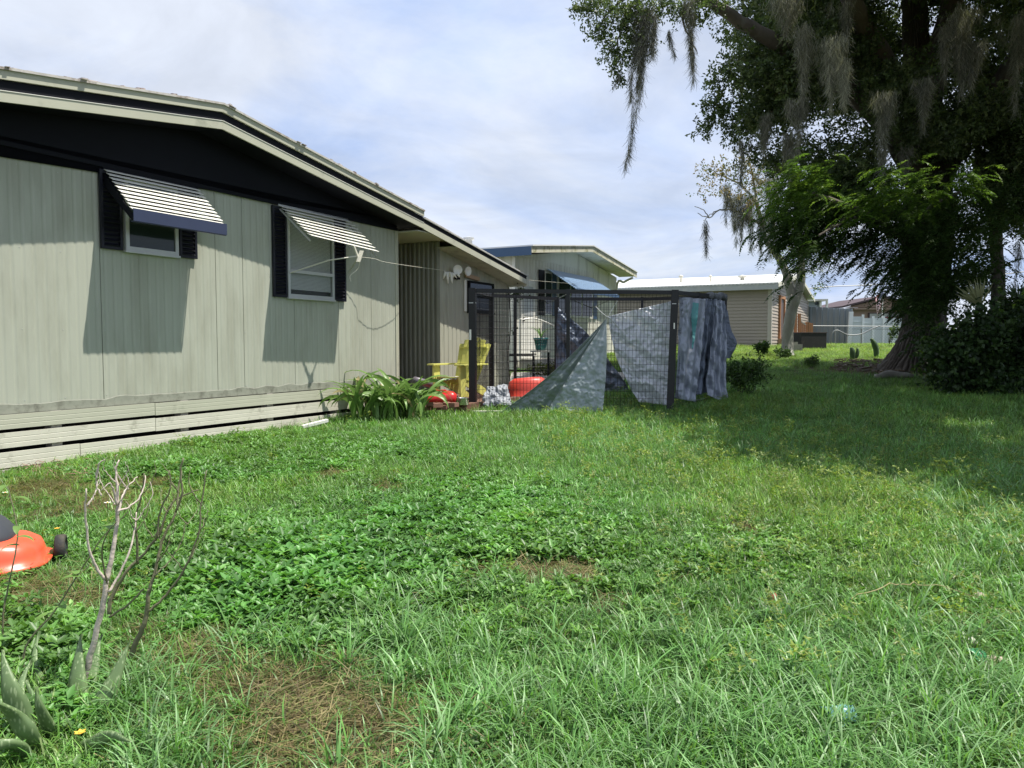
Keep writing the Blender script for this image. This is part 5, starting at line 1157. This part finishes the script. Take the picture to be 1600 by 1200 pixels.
for (x, y, par, mt, Yq) in ((184,760,bt,M_twig,2.52),(200,765,bt,M_twig,2.55),(136,790,bt,M_twig,2.44),(212,815,bt,M_twig,2.55),(182,790,bt,M_twig,2.5),(262,800,gt,M_twigg,2.66),(280,770,gt,M_twigg,2.7),(308,835,gt,M_twigg,2.66),(255,850,gt,M_twigg,2.66),(316,790,gt,M_twigg,2.7),(225,770,gt,M_twigg,2.6),(240,840,gt,M_twigg,2.66),(285,890,gt,M_twigg,2.66),(245,880,gt,M_twigg,2.6),(292,820,gt,M_twigg,2.7),(213,830,gt,M_twigg,2.6)):
    for k in range(2):
        sg = rt_.choice([-1, 1]); L = 30+35*rt_.random(); Yb = Yq
        br([(x, y), (x+sg*L*.22, y-L*.3), (x+sg*L*.38+rt_.normal()*3, y-L*.65), (x+sg*L*.36+rt_.normal()*5, y-L)], .0026, .001, mt, par, rt_.normal()*.06)
# agave
def agmat():
    m = bpy.data.materials.new('spotted_agave'); m.use_nodes = True; nt, n, l, b = sh(m); tc = n.new('ShaderNodeTexCoord')
    mp = n.new('ShaderNodeMapping'); mp.inputs['Scale'].default_value = (1.2,1.2,.28); l.new(tc.outputs['Object'], mp.inputs[0])
    v = n.new('ShaderNodeTexVoronoi'); v.inputs['Scale'].default_value = 95; l.new(mp.outputs[0], v.inputs['Vector'])
    r = n.new('ShaderNodeMapRange'); r.inputs[1].default_value = .22; r.inputs[2].default_value = .38; r.inputs[3].default_value = .75; r.inputs[4].default_value = 0; l.new(v.outputs['Distance'], r.inputs[0])
    no = n.new('ShaderNodeTexNoise'); no.inputs['Scale'].default_value = 9; l.new(tc.outputs['Object'], no.inputs['Vector'])
    c = n.new('ShaderNodeValToRGB'); c.color_ramp.elements[0].color = (.075,.125,.055,1); c.color_ramp.elements[1].color = (.16,.24,.09,1); l.new(no.outputs['Fac'], c.inputs[0])
    x = n.new('ShaderNodeMix'); x.data_type = 'RGBA'; l.new(r.outputs[0], x.inputs['Factor']); l.new(c.outputs[0], x.inputs[6]); x.inputs[7].default_value = (.30,.38,.20,1); l.new(x.outputs[2], b.inputs['Base Color']); b.inputs['Roughness'].default_value = .5
    return m
M_ag = agmat(); ag = thing('agave', 'broad spotted grey green agave leaves at the foot of the bleached stem', 'plant', onground(110, 1165))
def ag_leaf(pts, wmax, fold=.25, thick=.012, n=14):
    P = catm(pts, 5); k = len(P); V = []; 
    for i, p in enumerate(P):
        u = i/(k-1); t = unit(P[min(i+1,k-1)]-P[max(i-1,0)]); s = unit(np.cross(t, [.1,-1,.25])); nn = np.cross(s, t); w_ = wmax*(.62+.55*u if u < .42 else max(.002, .85*(1-((u-.42)/.58)**1.25)))*.5
        V += [p-s*w_-nn*w_*fold, p-s*w_*.5-nn*w_*fold*.15, p, p+s*w_*.5-nn*w_*fold*.15, p+s*w_-nn*w_*fold]
    Fc = [(i*5+j, i*5+j+1, (i+1)*5+j+1, (i+1)*5+j) for i in range(k-1) for j in range(4)]
    return leaf_obj(np.array(V), Fc, M_ag, ag, 'leaf', thick)
for pts, wv in (([(112,1165,2.35),(118,1110,2.40),(120,1050,2.44),(126,990,2.5)], .088), ([(122,1165,2.35),(150,1115,2.33),(176,1065,2.36),(203,1000,2.42)], .085), ([(50,1180,2.2),(30,1120,2.2),(12,1070,2.2),(2,1015,2.25)], .085),
                ([(80,1160,2.3),(66,1120,2.3),(52,1092,2.35),(38,1062,2.4)], .045), ([(112,1165,2.36),(132,1090,2.48),(146,1040,2.55),(158,990,2.62)], .065), ([(60,1185,2.15),(42,1150,2.1),(20,1120,2.08),(-15,1095,2.0)], .07),
                ([(46,1200,2.1),(30,1175,2.05),(5,1165,2.0),(-40,1158,2.0)], .06), ([(124,1172,2.3),(185,1145,2.3),(225,1120,2.3),(262,1098,2.3)], .042), ([(85,1165,2.35),(68,1085,2.5),(52,1040,2.6),(60,985,2.7)], .055), ([(95,1175,2.25),(80,1150,2.2),(62,1110,2.15),(55,1075,2.15)], .05),
                ([(105,1175,2.2),(140,1165,2.1),(170,1150,2.05),(205,1160,2.0)], .05), ([(20,1190,2.1),(35,1130,2.2),(28,1080,2.3),(48,1030,2.4)], .06)):
    ag_leaf([at(*p) for p in pts], wv)
# tall dark weed stalks in front of the mower
for i, (pts, lab) in enumerate((([(40,1010),(85,955),(120,900),(160,840),(200,800)], 'thin dark leaning stalk crossing before the bleached stem'), ([(5,960),(15,905),(28,840),(22,800),(12,760)], 'thin dark stalk standing in front of the orange mower'))):
    q = onground(pts[0][0], min(1190, pts[0][1]+60)); root = thing('weed_stalk', lab, 'weed', q)
    mb = MB(); limb(mb, [q]+[at(x, y, q[1]+.02*j) for j, (x, y) in enumerate(pts)], list(np.linspace(.004,.0018,len(pts)+1)), 5, 5, .001); obj('stem', mb, M_twigg, root)
    for j in range(7):
        p = pts[1+j % (len(pts)-1)]; b_ = at(p[0]+rng.normal()*2, p[1]+rng.normal()*12, q[1]); V, Fc = strap_leaf(b_, rng.random()*6.28, .07, .03, .3, 1.2, .1, 5); leaf_obj(V, Fc, M_strap, root)
# tiny daisies
M_pet = mat('white_petal', (.8,.8,.78), .6, .05, transl=.2); M_yel = mat('yellow_flower', (.75,.42,.05), .6, .1)
for x, y, Y, c, lab in ((168,786,3.4,0,'little white daisy above the grass behind the bleached stem'), (89,826,4.3,1,'small orange yellow flower in the grass above the mower'), (8,770,4.5,0,'white daisy at the edge of the clippings by the skirting'), (125,1145,2.15,1,'small orange flower among the agave leaves')):
    q = at(x, y, Y); root = thing('wildflower', lab, 'flower', [q[0], Y, 0]); mb = MB()
    mb.tube([[q[0], Y, 0], q], .002, 4); obj('stem', mb, M_strap, root); mb = MB()
    for k in range(6):
        a_ = k*1.047; d_ = np.array([math.cos(a_), math.sin(a_), .25]); s_ = np.array([-d_[1], d_[0], 0]); mb.add([q, q+d_*.009+s_*.006, q+d_*.018, q+d_*.009-s_*.006], [(0,1,2,3)])
    obj('petals', mb, M_yel if c else M_pet, root); mb = MB(); mb.lathe(q, [(.004,0),(.005,.003),(.002,.005)], 8); obj('centre', mb, M_yel, root)
# mower
mp_ = np.array([-2.80, 3.83, 0.0]); ma = R(24); mx_ = np.array([math.cos(ma), math.sin(ma), 0]); my_ = np.array([-math.sin(ma), math.cos(ma), 0])
M_or = mat('orange_red_housing', (.72,.10,.045), .33, .06, 5, .02, 60, spec=.5, dirt=(.35,.12,.07), dirt_scale=6, dirt_lo=.6, dirt_hi=.9); M_gr = mat('dark_grey_cover', (.045,.05,.06), .5, .12, 9, .05, 80)
mw = thing('lawn_mower', 'orange lawn mower with dark motor cover at the left picture edge', 'lawn mower', mp_)
def ml(x, y, z): return mp_ + mx_*x + my_*y + UZ*z
def sq(a, n=3.2): c, s = math.cos(a), math.sin(a); return math.copysign(abs(c)**(2/n), c), math.copysign(abs(s)**(2/n), s)
def loft(rings, na=40):
    G = []
    for (hx, hy, cx_, cy_, z, tilt) in rings:
        row = []
        for a in np.linspace(0, 2*math.pi, na, endpoint=False):
            c, s = sq(a); row.append(ml(cx_+hx*c, cy_+hy*s, z + tilt*c))
        G.append(row)
    mb = MB(); mb.grid(np.array(G), True); return mb
mb = loft([(.365,.26,0,0,.045,0),(.375,.27,0,0,.047,0),(.375,.27,0,0,.062,0),(.345,.245,0,0,.068,0),(.335,.235,0,0,.11,0),(.32,.222,0,0,.155,-.01),(.285,.20,-.01,0,.185,-.012),(.21,.165,-.03,0,.20,-.01),(.05,.05,-.03,0,.205,0)]); obj('deck', mb, M_or, mw, smooth=True)
mb = loft([(.235,.195,-.03,.02,.175,-.01),(.24,.20,-.03,.02,.20,-.015),(.235,.195,-.03,.02,.245,-.04),(.21,.175,-.05,.02,.31,-.05),(.14,.13,-.08,.02,.35,-.03),(.03,.03,-.1,.02,.36,0)]); obj('motor_cover', mb, M_gr, mw, smooth=True)
for x, y in ((.385,.10),(.30,-.27),(-.3,-.29),(-.3,.29)):
    if (x, y) == (.30,-.27): continue
    mb = MB(); mb.lathe(ml(x+.02, y-.03, .078), [(.03,-.025),(.068,-.025),(.074,-.018),(.074,.018),(.068,.026),(.050,.026),(.046,.014),(.02,.014)], 26, my_, UZ, mx_); w_ = obj('wheel', mb, mat('black_rubber', (.02,.02,.02), .8, .3, 20, .2, 60, dirt=(.09,.08,.05), dirt_scale=9), mw, smooth=True)
    mb = MB(); mb.lathe(ml(x+.02, y-.03, .078), [(.012,.0),(.044,.012),(.040,.018),(.015,.024),(.004,.026)], 16, my_, UZ, mx_); obj('hub', mb, M_gr, w_)
mb = MB(); bx_ = unit(np.cross(my_*-1, UZ)); fz = unit(UZ*.86+my_*-.5); 
c0 = ml(.09,-.214,.165); fy = unit(UZ*.95 - my_*-.25); fx = mx_; fz = np.cross(fx, fy)
mb.box(c0, .115, .026, .006, fx, fy, fz); bd = obj('badge', mb, M_gr, mw)
mb = MB()
for k in range(6): mb.box(c0 + fx*(-.036+.0145*k) + fz*.004 , .010, .012, .002, fx, fy+fx*.3, fz)
for k in range(6): mb.box(c0 + fx*(-.036+.0145*k) - fz*.004 , .010, .012, .002, fx, fy+fx*.3, fz)
obj('badge_marks', mb, M_awn, bd)
for s in (-1, 1):
    mb = MB(); mb.tube(catm([ml(-.28,s*.2,.15), ml(-.6,s*.2,.5), ml(-.95,s*.2,.95)]), .012, 8); obj('handle_bar', mb, M_black, mw)
# bits of litter on the right
def pebble(name, lab, cat, x, y, sx, sy, sz, m, seed):
    q = onground(x, y); th_ = np.linspace(0, 2*math.pi, 14, endpoint=False); G = []
    for ph in np.linspace(-1.5, 1.5, 8):
        row = np.stack([np.cos(th_)*math.cos(ph)*sx, np.sin(th_)*math.cos(ph)*sy, np.full(14, math.sin(ph)*sz)], -1); row *= (.75+.5*fbm(row*18+seed*5, 1, seed, 2))[:, None]; G.append(row + q + [0,0,sz*.8])
    mb = MB(); mb.grid(np.array(G), True); tag(obj(name, mb, m, smooth=True, base=q), lab, cat)
M_pap = mat('dirty_paper', (.55,.52,.50), .8, .2, 20, .3, 60); M_pk = mat('pink_stone', (.42,.33,.29), .9, .25, 15, .3, 50)
pebble('paper_scrap', 'crumpled grey white scrap in the grass near the right edge', 'litter', 1513, 1014, .034, .03, .028, M_pap, 1)
pebble('stone', 'pinkish flat stone in the grass below the crumpled scrap', 'stone', 1553, 1040, .06, .04, .02, M_pk, 2)
pebble('stone', 'small brownish stone in the grass beside the dry stalk', 'stone', 1530, 940, .03, .03, .025, M_pk, 3)
pebble('stone', 'reddish brick crumb in the open lawn', 'stone', 1207, 944, .025, .025, .03, mat('red_crumb', (.28,.10,.065), .9, .2), 4)
M_cy = mat('cyan_plastic', (.20,.42,.42), .3, .15, transl=.3); M_gn = mat('green_plastic', (.06,.28,.11), .25, .2, transl=.3)
for x, y, m_, lab, s in ((1308,1146,M_cy,'torn cyan plastic film caught in the long grass',.045), (1524,1045,M_gn,'bright green plastic shard beside the pinkish stone',.028)):
    q = onground(x, y)+[0,0,.055]; cloth([q+[-s,0,s*.7], q+[s,.02,s*.5], q+[s*.8,-.04,-s*.5], q+[-s*.8,-.05,-s*.4]], 10, 10, .05, 25, 70, (0,-1,0), m_, 'plastic_scrap', label=lab, cat='litter', edge=.5)
mb = MB(); limb(mb, [onground(1330,962)+[0,0,.08], onground(1400,948)+[0,0,.1], onground(1450,946)+[0,0,.1], onground(1530,960)+[0,0,.08]], [.002,.0025,.002,.001], 5, 6, .006); tag(obj('dry_stalk', mb, M_strapd, base=onground(1400,950)), 'long dry straw coloured stalk lying across the lawn', 'stalk')
# heap of dried vine by the footing
mb = MB()
for k in range(300):
    q = onground(rng.uniform(30,190), rng.uniform(722,752)); a_ = rng.random()*6.28; p = q+[0,0,.01+.05*rng.random()]; mb.tube([p, p+np.array([math.cos(a_)*.05, math.sin(a_)*.04, rng.normal()*.02]), p+np.array([math.cos(a_+.5)*.11, math.sin(a_+.5)*.09, 0])], .0028, 3, False)
tag(obj('dry_vines', mb, mat('pinkish_dry_vine', (.30,.17,.14), .9, .35, 10), base=onground(100,740)), 'tangle of pinkish dry vines along the house footing', 'dry vines', kind='stuff')

# ------------------------------------------------------------------ grass and weeds, scattered as instances
def proto(name, V, Q, T):
    o = fast(name, V, Q, M_grass, T, link=False); return o
def blades(n, spread, h0, h1, w0, bend, cols, seg=3, lean=.3):
    V = []; Q = []; T = []; cols = np.array(cols); k0 = 0
    for i in range(n):
        a = rng.random()*6.28; b = np.array([rng.normal()*spread, rng.normal()*spread, -.01]); az = rng.random()*6.28; d = np.array([math.cos(az), math.sin(az), 0]); s = np.array([-d[1], d[0], 0])
        h = h0+(h1-h0)*rng.random(); bd = bend*(.4+rng.random()); an = math.pi/2 - lean*rng.random(); p = b; c = cols[rng.integers(0,len(cols))]*(.7+.6*rng.random()); P = []
        for j in range(seg+1):
            u = j/seg; w_ = w0*(1-u**1.6)*.5+.0003; P += [p-s*w_, p+s*w_]; an2 = an-bd*u*1.3; p = p+(d*math.cos(an2)+UZ*math.sin(an2))*h/seg
            T += [c*(.75+.35*u)]*2
        V += P
        for j in range(seg): q = k0+j*2; Q.append((q, q+1, q+3, q+2))
        k0 += (seg+1)*2
    return np.array(V), np.array(Q), np.array(T)
def weedplant(n, spread, h, lf, cols):
    P = []; D = []; L = []; T = []; cols = np.array(cols)
    for i in range(n):
        az = rng.random()*6.28; r = spread*rng.random()**.6; hh = h*(.45+.55*rng.random()); b = np.array([math.cos(az)*r, math.sin(az)*r, hh]); c = cols[rng.integers(0,len(cols))]*(.75+.5*rng.random())
        for k in range(4):
            a2 = rng.random()*6.28; P.append(b); D.append([math.cos(a2), math.sin(a2), .3+rng.normal()*.45]); L.append(lf*(.6+.7*rng.random())); T.append(c*(.9+.25*rng.random()))
    P, D, L, T = map(np.array, (P, D, L, T)); D = unit(D); S = unit(np.cross(D, [0,0,1.0])); Nn = np.cross(S, D); L = L[:, None]; Wd = L*.44
    # two halves folded along the midrib, 5 points
    V = np.stack([P, P+D*L*.35+S*Wd*.5+Nn*L*.07, P+D*L*.72+S*Wd*.36+Nn*L*.04, P+D*L-Nn*L*.08, P+D*L*.72-S*Wd*.36+Nn*L*.04, P+D*L*.35-S*Wd*.5+Nn*L*.07], 1)
    nL = len(P); b = np.arange(nL)*6; Q = np.concatenate([np.stack([b, b+1, b+2, b+3], 1), np.stack([b, b+3, b+4, b+5], 1)])
    return V.reshape(-1,3), Q, np.repeat(T, 6, 0)
def collection(name, protos):
    c = bpy.data.collections.new(name)
    for p in protos: c.objects.link(p)
    return c
def scatter(name, P, scale, idx, tint, col, label, rotz=None, tiltv=.12):
    n = len(P); me = bpy.data.meshes.new(name); me.vertices.add(n); me.vertices.foreach_set('co', P.astype(np.float32).ravel())
    rot = np.stack([rng.normal(size=n)*tiltv, rng.normal(size=n)*tiltv, rng.random(n)*6.283], -1).astype(np.float32)
    a = me.attributes.new('rot', 'FLOAT_VECTOR', 'POINT'); a.data.foreach_set('vector', rot.ravel())
    a = me.attributes.new('sc', 'FLOAT', 'POINT'); a.data.foreach_set('value', scale.astype(np.float32))
    a = me.attributes.new('idx', 'INT', 'POINT'); a.data.foreach_set('value', idx.astype(np.int32))
    a = me.attributes.new('itint', 'FLOAT_COLOR', 'POINT'); c = np.ones((n,4), np.float32); c[:, :3] = tint; a.data.foreach_set('color', c.ravel())
    o = bpy.data.objects.new(name, me); COL.objects.link(o); me.materials.append(M_grass)
    ng = bpy.data.node_groups.new(name+'_scatter', 'GeometryNodeTree'); ng.interface.new_socket('Geometry', in_out='INPUT', socket_type='NodeSocketGeometry'); ng.interface.new_socket('Geometry', in_out='OUTPUT', socket_type='NodeSocketGeometry')
    N_ = ng.nodes; I = N_.new('NodeGroupInput'); O = N_.new('NodeGroupOutput'); ip = N_.new('GeometryNodeInstanceOnPoints'); ci = N_.new('GeometryNodeCollectionInfo')
    ci.inputs['Collection'].default_value = col; ci.inputs['Separate Children'].default_value = True; ci.inputs['Reset Children'].default_value = True
    def na(nm, t): q = N_.new('GeometryNodeInputNamedAttribute'); q.data_type = t; q.inputs['Name'].default_value = nm; return q.outputs['Attribute']
    e2r = N_.new('FunctionNodeEulerToRotation'); ng.links.new(na('rot','FLOAT_VECTOR'), e2r.inputs[0]); ng.links.new(e2r.outputs[0], ip.inputs['Rotation'])
    ng.links.new(na('sc','FLOAT'), ip.inputs['Scale']); ng.links.new(na('idx','INT'), ip.inputs['Instance Index']); ip.inputs['Pick Instance'].default_value = True
    ng.links.new(I.outputs[0], ip.inputs['Points']); ng.links.new(ci.outputs[0], ip.inputs['Instance']); ng.links.new(ip.outputs[0], O.inputs[0])
    md = o.modifiers.new('scatter', 'NODES'); md.node_group = ng; tag(o, label, kind='stuff'); return o
GR = [(.105,.235,.055),(.078,.19,.044),(.135,.27,.07),(.145,.22,.085)]
LG = [(.125,.27,.075),(.15,.30,.09),(.10,.23,.06),(.20,.33,.15)]
WD = [(.115,.26,.05),(.09,.21,.045),(.15,.29,.075)]
protS = [proto('short_tuft', *blades(26, .05, .05, .12, .0055, .9, GR, 3, .9)) for _ in range(5)]
protL = [proto('long_tuft', *blades(20, .03, .16, .36, .0095, 1.4, LG, 5, .5)) for _ in range(5)]
protW = [proto('weed', *weedplant(13, .08, .085, .036, WD)) for _ in range(5)]
protY = [proto('sprig', *weedplant(12, .06, .20, .020, [(.20,.26,.05),(.14,.22,.05)])) for _ in range(3)]
def strawp():
    n = 60; P = rng.normal(size=(n,3))*[.06,.06,.008]+[0,0,.018]; az = rng.random(n)*6.28; D = np.stack([np.cos(az), np.sin(az), rng.normal(size=n)*.15], -1)
    c = np.array([(.22,.19,.09),(.16,.13,.065),(.30,.27,.14),(.10,.085,.045),(.14,.20,.055),(.11,.17,.045)])[rng.integers(0,6,n)]
    S = unit(np.cross(D, [0,0,1.]))*.0011; L = (.04+.07*rng.random(n))[:, None]; V = np.stack([P-S, P+S, P+D*L+S, P+D*L-S], 1).reshape(-1,3); return V, np.arange(n*4).reshape(-1,4), np.repeat(c, 4, 0)
protD = [proto('clipping', *strawp()) for _ in range(4)]
cS, cL, cW, cY, cD = (collection(a, b) for a, b in (('short_tufts',protS),('long_tufts',protL),('weeds_set',protW),('sprigs_set',protY),('clippings_set',protD)))
def rnd(n, x0, x1, y0, y1): return rng.uniform(x0, x1, n), rng.uniform(y0, y1, n)
def infr(X, Y, pad=1.12): return (np.abs(X) < Y*.678*pad + 2.6)
def off_house(X, Y):
    t = (X-HP[0])*HD[0]+(Y-HP[1])*HD[1]; o = (X-HP[0])*HN[0]+(Y-HP[1])*HN[1]
    inside = (o < .10) & (t < 9.9); deck = (t > 5.7) & (t < 8.65) & (o < 1.45)
    t2 = (X-NP[0])*HD[0]+(Y-NP[1])*HD[1]; o2 = (X-NP[0])*HN[0]+(Y-NP[1])*HN[1]; i2 = (o2 < .05) & (t2 > -.3)
    t3 = (X-BP[0])*HD[0]+(Y-BP[1])*HD[1]; o3 = (X-BP[0])*HN[0]+(Y-BP[1])*HN[1]; i3 = (t3 > -.1) & (o3 < .1) & (t3 < 14)
    drive = (Y > 12.6) & (Y < 19.2) & (X < 1.0 + (Y-12.6)*.36) & (X > -2)
    return ~(inside | deck | (i2 & (o2 > -9)) | i3 | drive)
def pxy(X, Y, Z=0): s = Y*math.cos(PITCH)+(EYE-Z)*math.sin(PITCH); return CX+FPX*X/s, 534 + FPX*(EYE-zg(X, Y))/Y
def weedzone(X, Y):
    x, y = pxy(X, Y); def_ = lambda cx, cy, rx, ry: np.exp(-(((x-cx)/rx)**2+((y-cy)/ry)**2))
    z = np.maximum.reduce([def_(430,900,230,95), def_(720,800,260,70), def_(300,745,230,35), def_(560,715,200,40), def_(820,870,220,50)*.8, def_(560,980,250,60)*.7, def_(330,700,200,30), def_(40,1060,130,160)*.7, def_(1150,880,200,60)*.45, def_(650,860,420,170)*.62, def_(350,740,420,60)*.6])
    return np.clip(z*(.7+.7*fbm(xy3(X, Y), 2.2, 31, 3))-.08, 0, 1)
def longzone(X, Y):
    x, y = pxy(X, Y); z = np.clip((y-1010)/90, 0, 1)*(x > 180)
    z = np.maximum(z, np.clip((y-960)/140, 0, 1)*(x > 560)*.6); z = np.maximum(z, np.exp(-(((x-1560)/120)**2+((y-800)/130)**2))*.7)
    z = np.maximum(z, np.exp(-(((x-650)/90)**2+((y-1010)/60)**2))*.8); z = np.maximum(z, np.exp(-(((x-1000)/300)**2+((y-680)/40)**2))*.35)
    return z*(.35+1.1*fbm(xy3(X, Y), 2.5, 41, 3))
def mk(n, y0, y1, xw):
    X, Y = rnd(n, -xw, xw, y0, y1); k = infr(X, Y) & off_house(X, Y); return X[k], Y[k]
# short turf
XX = []; YY = []
for n, y0, y1, xw in ((24000,1.2,4.5,6),(34000,4.5,9,8),(40000,9,16,13),(42000,16,30,22),(34000,30,56,40)):
    a_, b_ = mk(n, y0, y1, xw); XX.append(a_); YY.append(b_)
X = np.concatenate(XX); Y = np.concatenate(YY)
b_ = bare(X, Y); s_ = straw(X, Y); wz = weedzone(X, Y); r_ = rng.random(len(X))
tree_d = np.exp(-(((X-10.0)/2.0)**2+((Y-19.3)/1.4)**2))
k = (r_ > b_*1.5) & (rng.random(len(X)) > s_*.95) & (rng.random(len(X)) > wz*.25) & (rng.random(len(X)) > tree_d*1.2)
X, Y = X[k], Y[k]
zz = zg(X, Y); tn = (.6+.55*fbm(xy3(X, Y), .9, 51, 4)+.35*fbm(xy3(X, Y), 6, 55, 2))*(.5+.95*rng.random(len(X))); ye = np.clip(fbm(xy3(X, Y), .5, 61, 3)*1.6-.62, 0, 1)
tint = np.stack([tn*(1+.35*ye), tn*(1+.08*ye), tn*(1-.2*ye)], -1); farf = np.clip((Y-19)/5, 0, 1)[:, None]; tint = tint*(1-farf) + tint*farf*[1.55,1.25,.95]  # far lawn tinted brighter and yellower, its sunlight put into the colour
sc_ = (.65+.6*rng.random(len(X)))*(.45+.5*fbm(xy3(X, Y), 1.2, 71, 2)+.75*fbm(xy3(X, Y), 5, 75, 2)); sc_ *= np.interp(Y, [2,4,9,20,50], [.9,1,1.15,1.25,1.8]); sc_ *= np.where(Y > 19, .75, 1)
scatter('grass', np.stack([X, Y, zz-.01], -1), sc_, rng.integers(0,5,len(X)), tint, cS, 'short green lawn grass covering the yard')
# long grass
X, Y = mk(64000, 1.5, 12, 9); lz = longzone(X, Y)*(1-np.clip(straw(X, Y)*1.6, 0, 1)); k = rng.random(len(X)) < lz*np.interp(Y, [1.7,4,12], [.8,.5,.3]); X, Y = X[k], Y[k]; tn = .75+.5*rng.random(len(X))
sc_ = (.45+.5*rng.random(len(X)))*np.interp(Y, [1.7,3,12], [.85,1,.9])
scatter('long_grass', np.stack([X, Y, zg(X, Y)-.01], -1), sc_, rng.integers(0,5,len(X)), np.stack([tn, tn, tn], -1), cL, 'long arching bright grass blades in the foreground')
# broad leaved weeds
X, Y = mk(85000, 1.9, 13, 10); k = (rng.random(len(X)) < weedzone(X, Y)*.8 + .13+.25*(fbm(xy3(X,Y),1.7,97,3)>.52)) & (bare(X, Y) < .5) & (rng.random(len(X)) > straw(X, Y)*1.3); X, Y = X[k], Y[k]; tn = .7+.6*fbm(xy3(X, Y), 2, 81, 3)
hz = weedzone(X, Y); sc_ = (.6+.5*rng.random(len(X)))*(.65+.75*hz)*np.where(pxy(X,Y)[1] > 820, 1.1, .85)
scatter('weeds', np.stack([X, Y, zg(X, Y)-.01], -1), sc_, rng.integers(0,5,len(X)), (np.stack([tn*(.8+.45*fbm(xy3(X,Y),.8,99,2)), tn, tn*1.1], -1)*(.6+.75*rng.random((len(X),1)))), cW, 'low broad leaved weeds spreading through the lawn')
# yellowish sprigs along the shade and right side
X, Y = mk(20000, 2.5, 14, 10); x, y = pxy(X, Y); z = np.exp(-(((y-700-(x-1000)*.13)/90)**2))*(x > 850)*.5 + (x > 1000)*(y > 760)*.22 + .03; k = rng.random(len(X)) < z*(.3+fbm(xy3(X,Y),1.5,91,2)); X, Y = X[k], Y[k]; tn = .7+.5*rng.random(len(X))
scatter('wild_sprigs', np.stack([X, Y, zg(X, Y)-.01], -1), .6+.5*rng.random(len(X)), rng.integers(0,3,len(X)), np.stack([tn, tn, tn], -1), cY, 'yellow green flowering sprigs standing above the lawn', tiltv=.2)
# dry clippings
X, Y = mk(26000, 1.7, 9, 6); k = (rng.random(len(X)) < np.clip(straw(X, Y)*1.5, 0, 1)*.9 + np.clip(bare(X, Y), 0, 1)*.8 + .02); X, Y = X[k], Y[k]; tn = .7+.5*rng.random(len(X))
scatter('dry_clippings', np.stack([X, Y, zg(X, Y)+.002], -1), .8+.5*rng.random(len(X)), rng.integers(0,4,len(X)), np.stack([tn, tn*.95, tn*.9], -1), cD, 'brown dry grass clippings lying over bare soil')
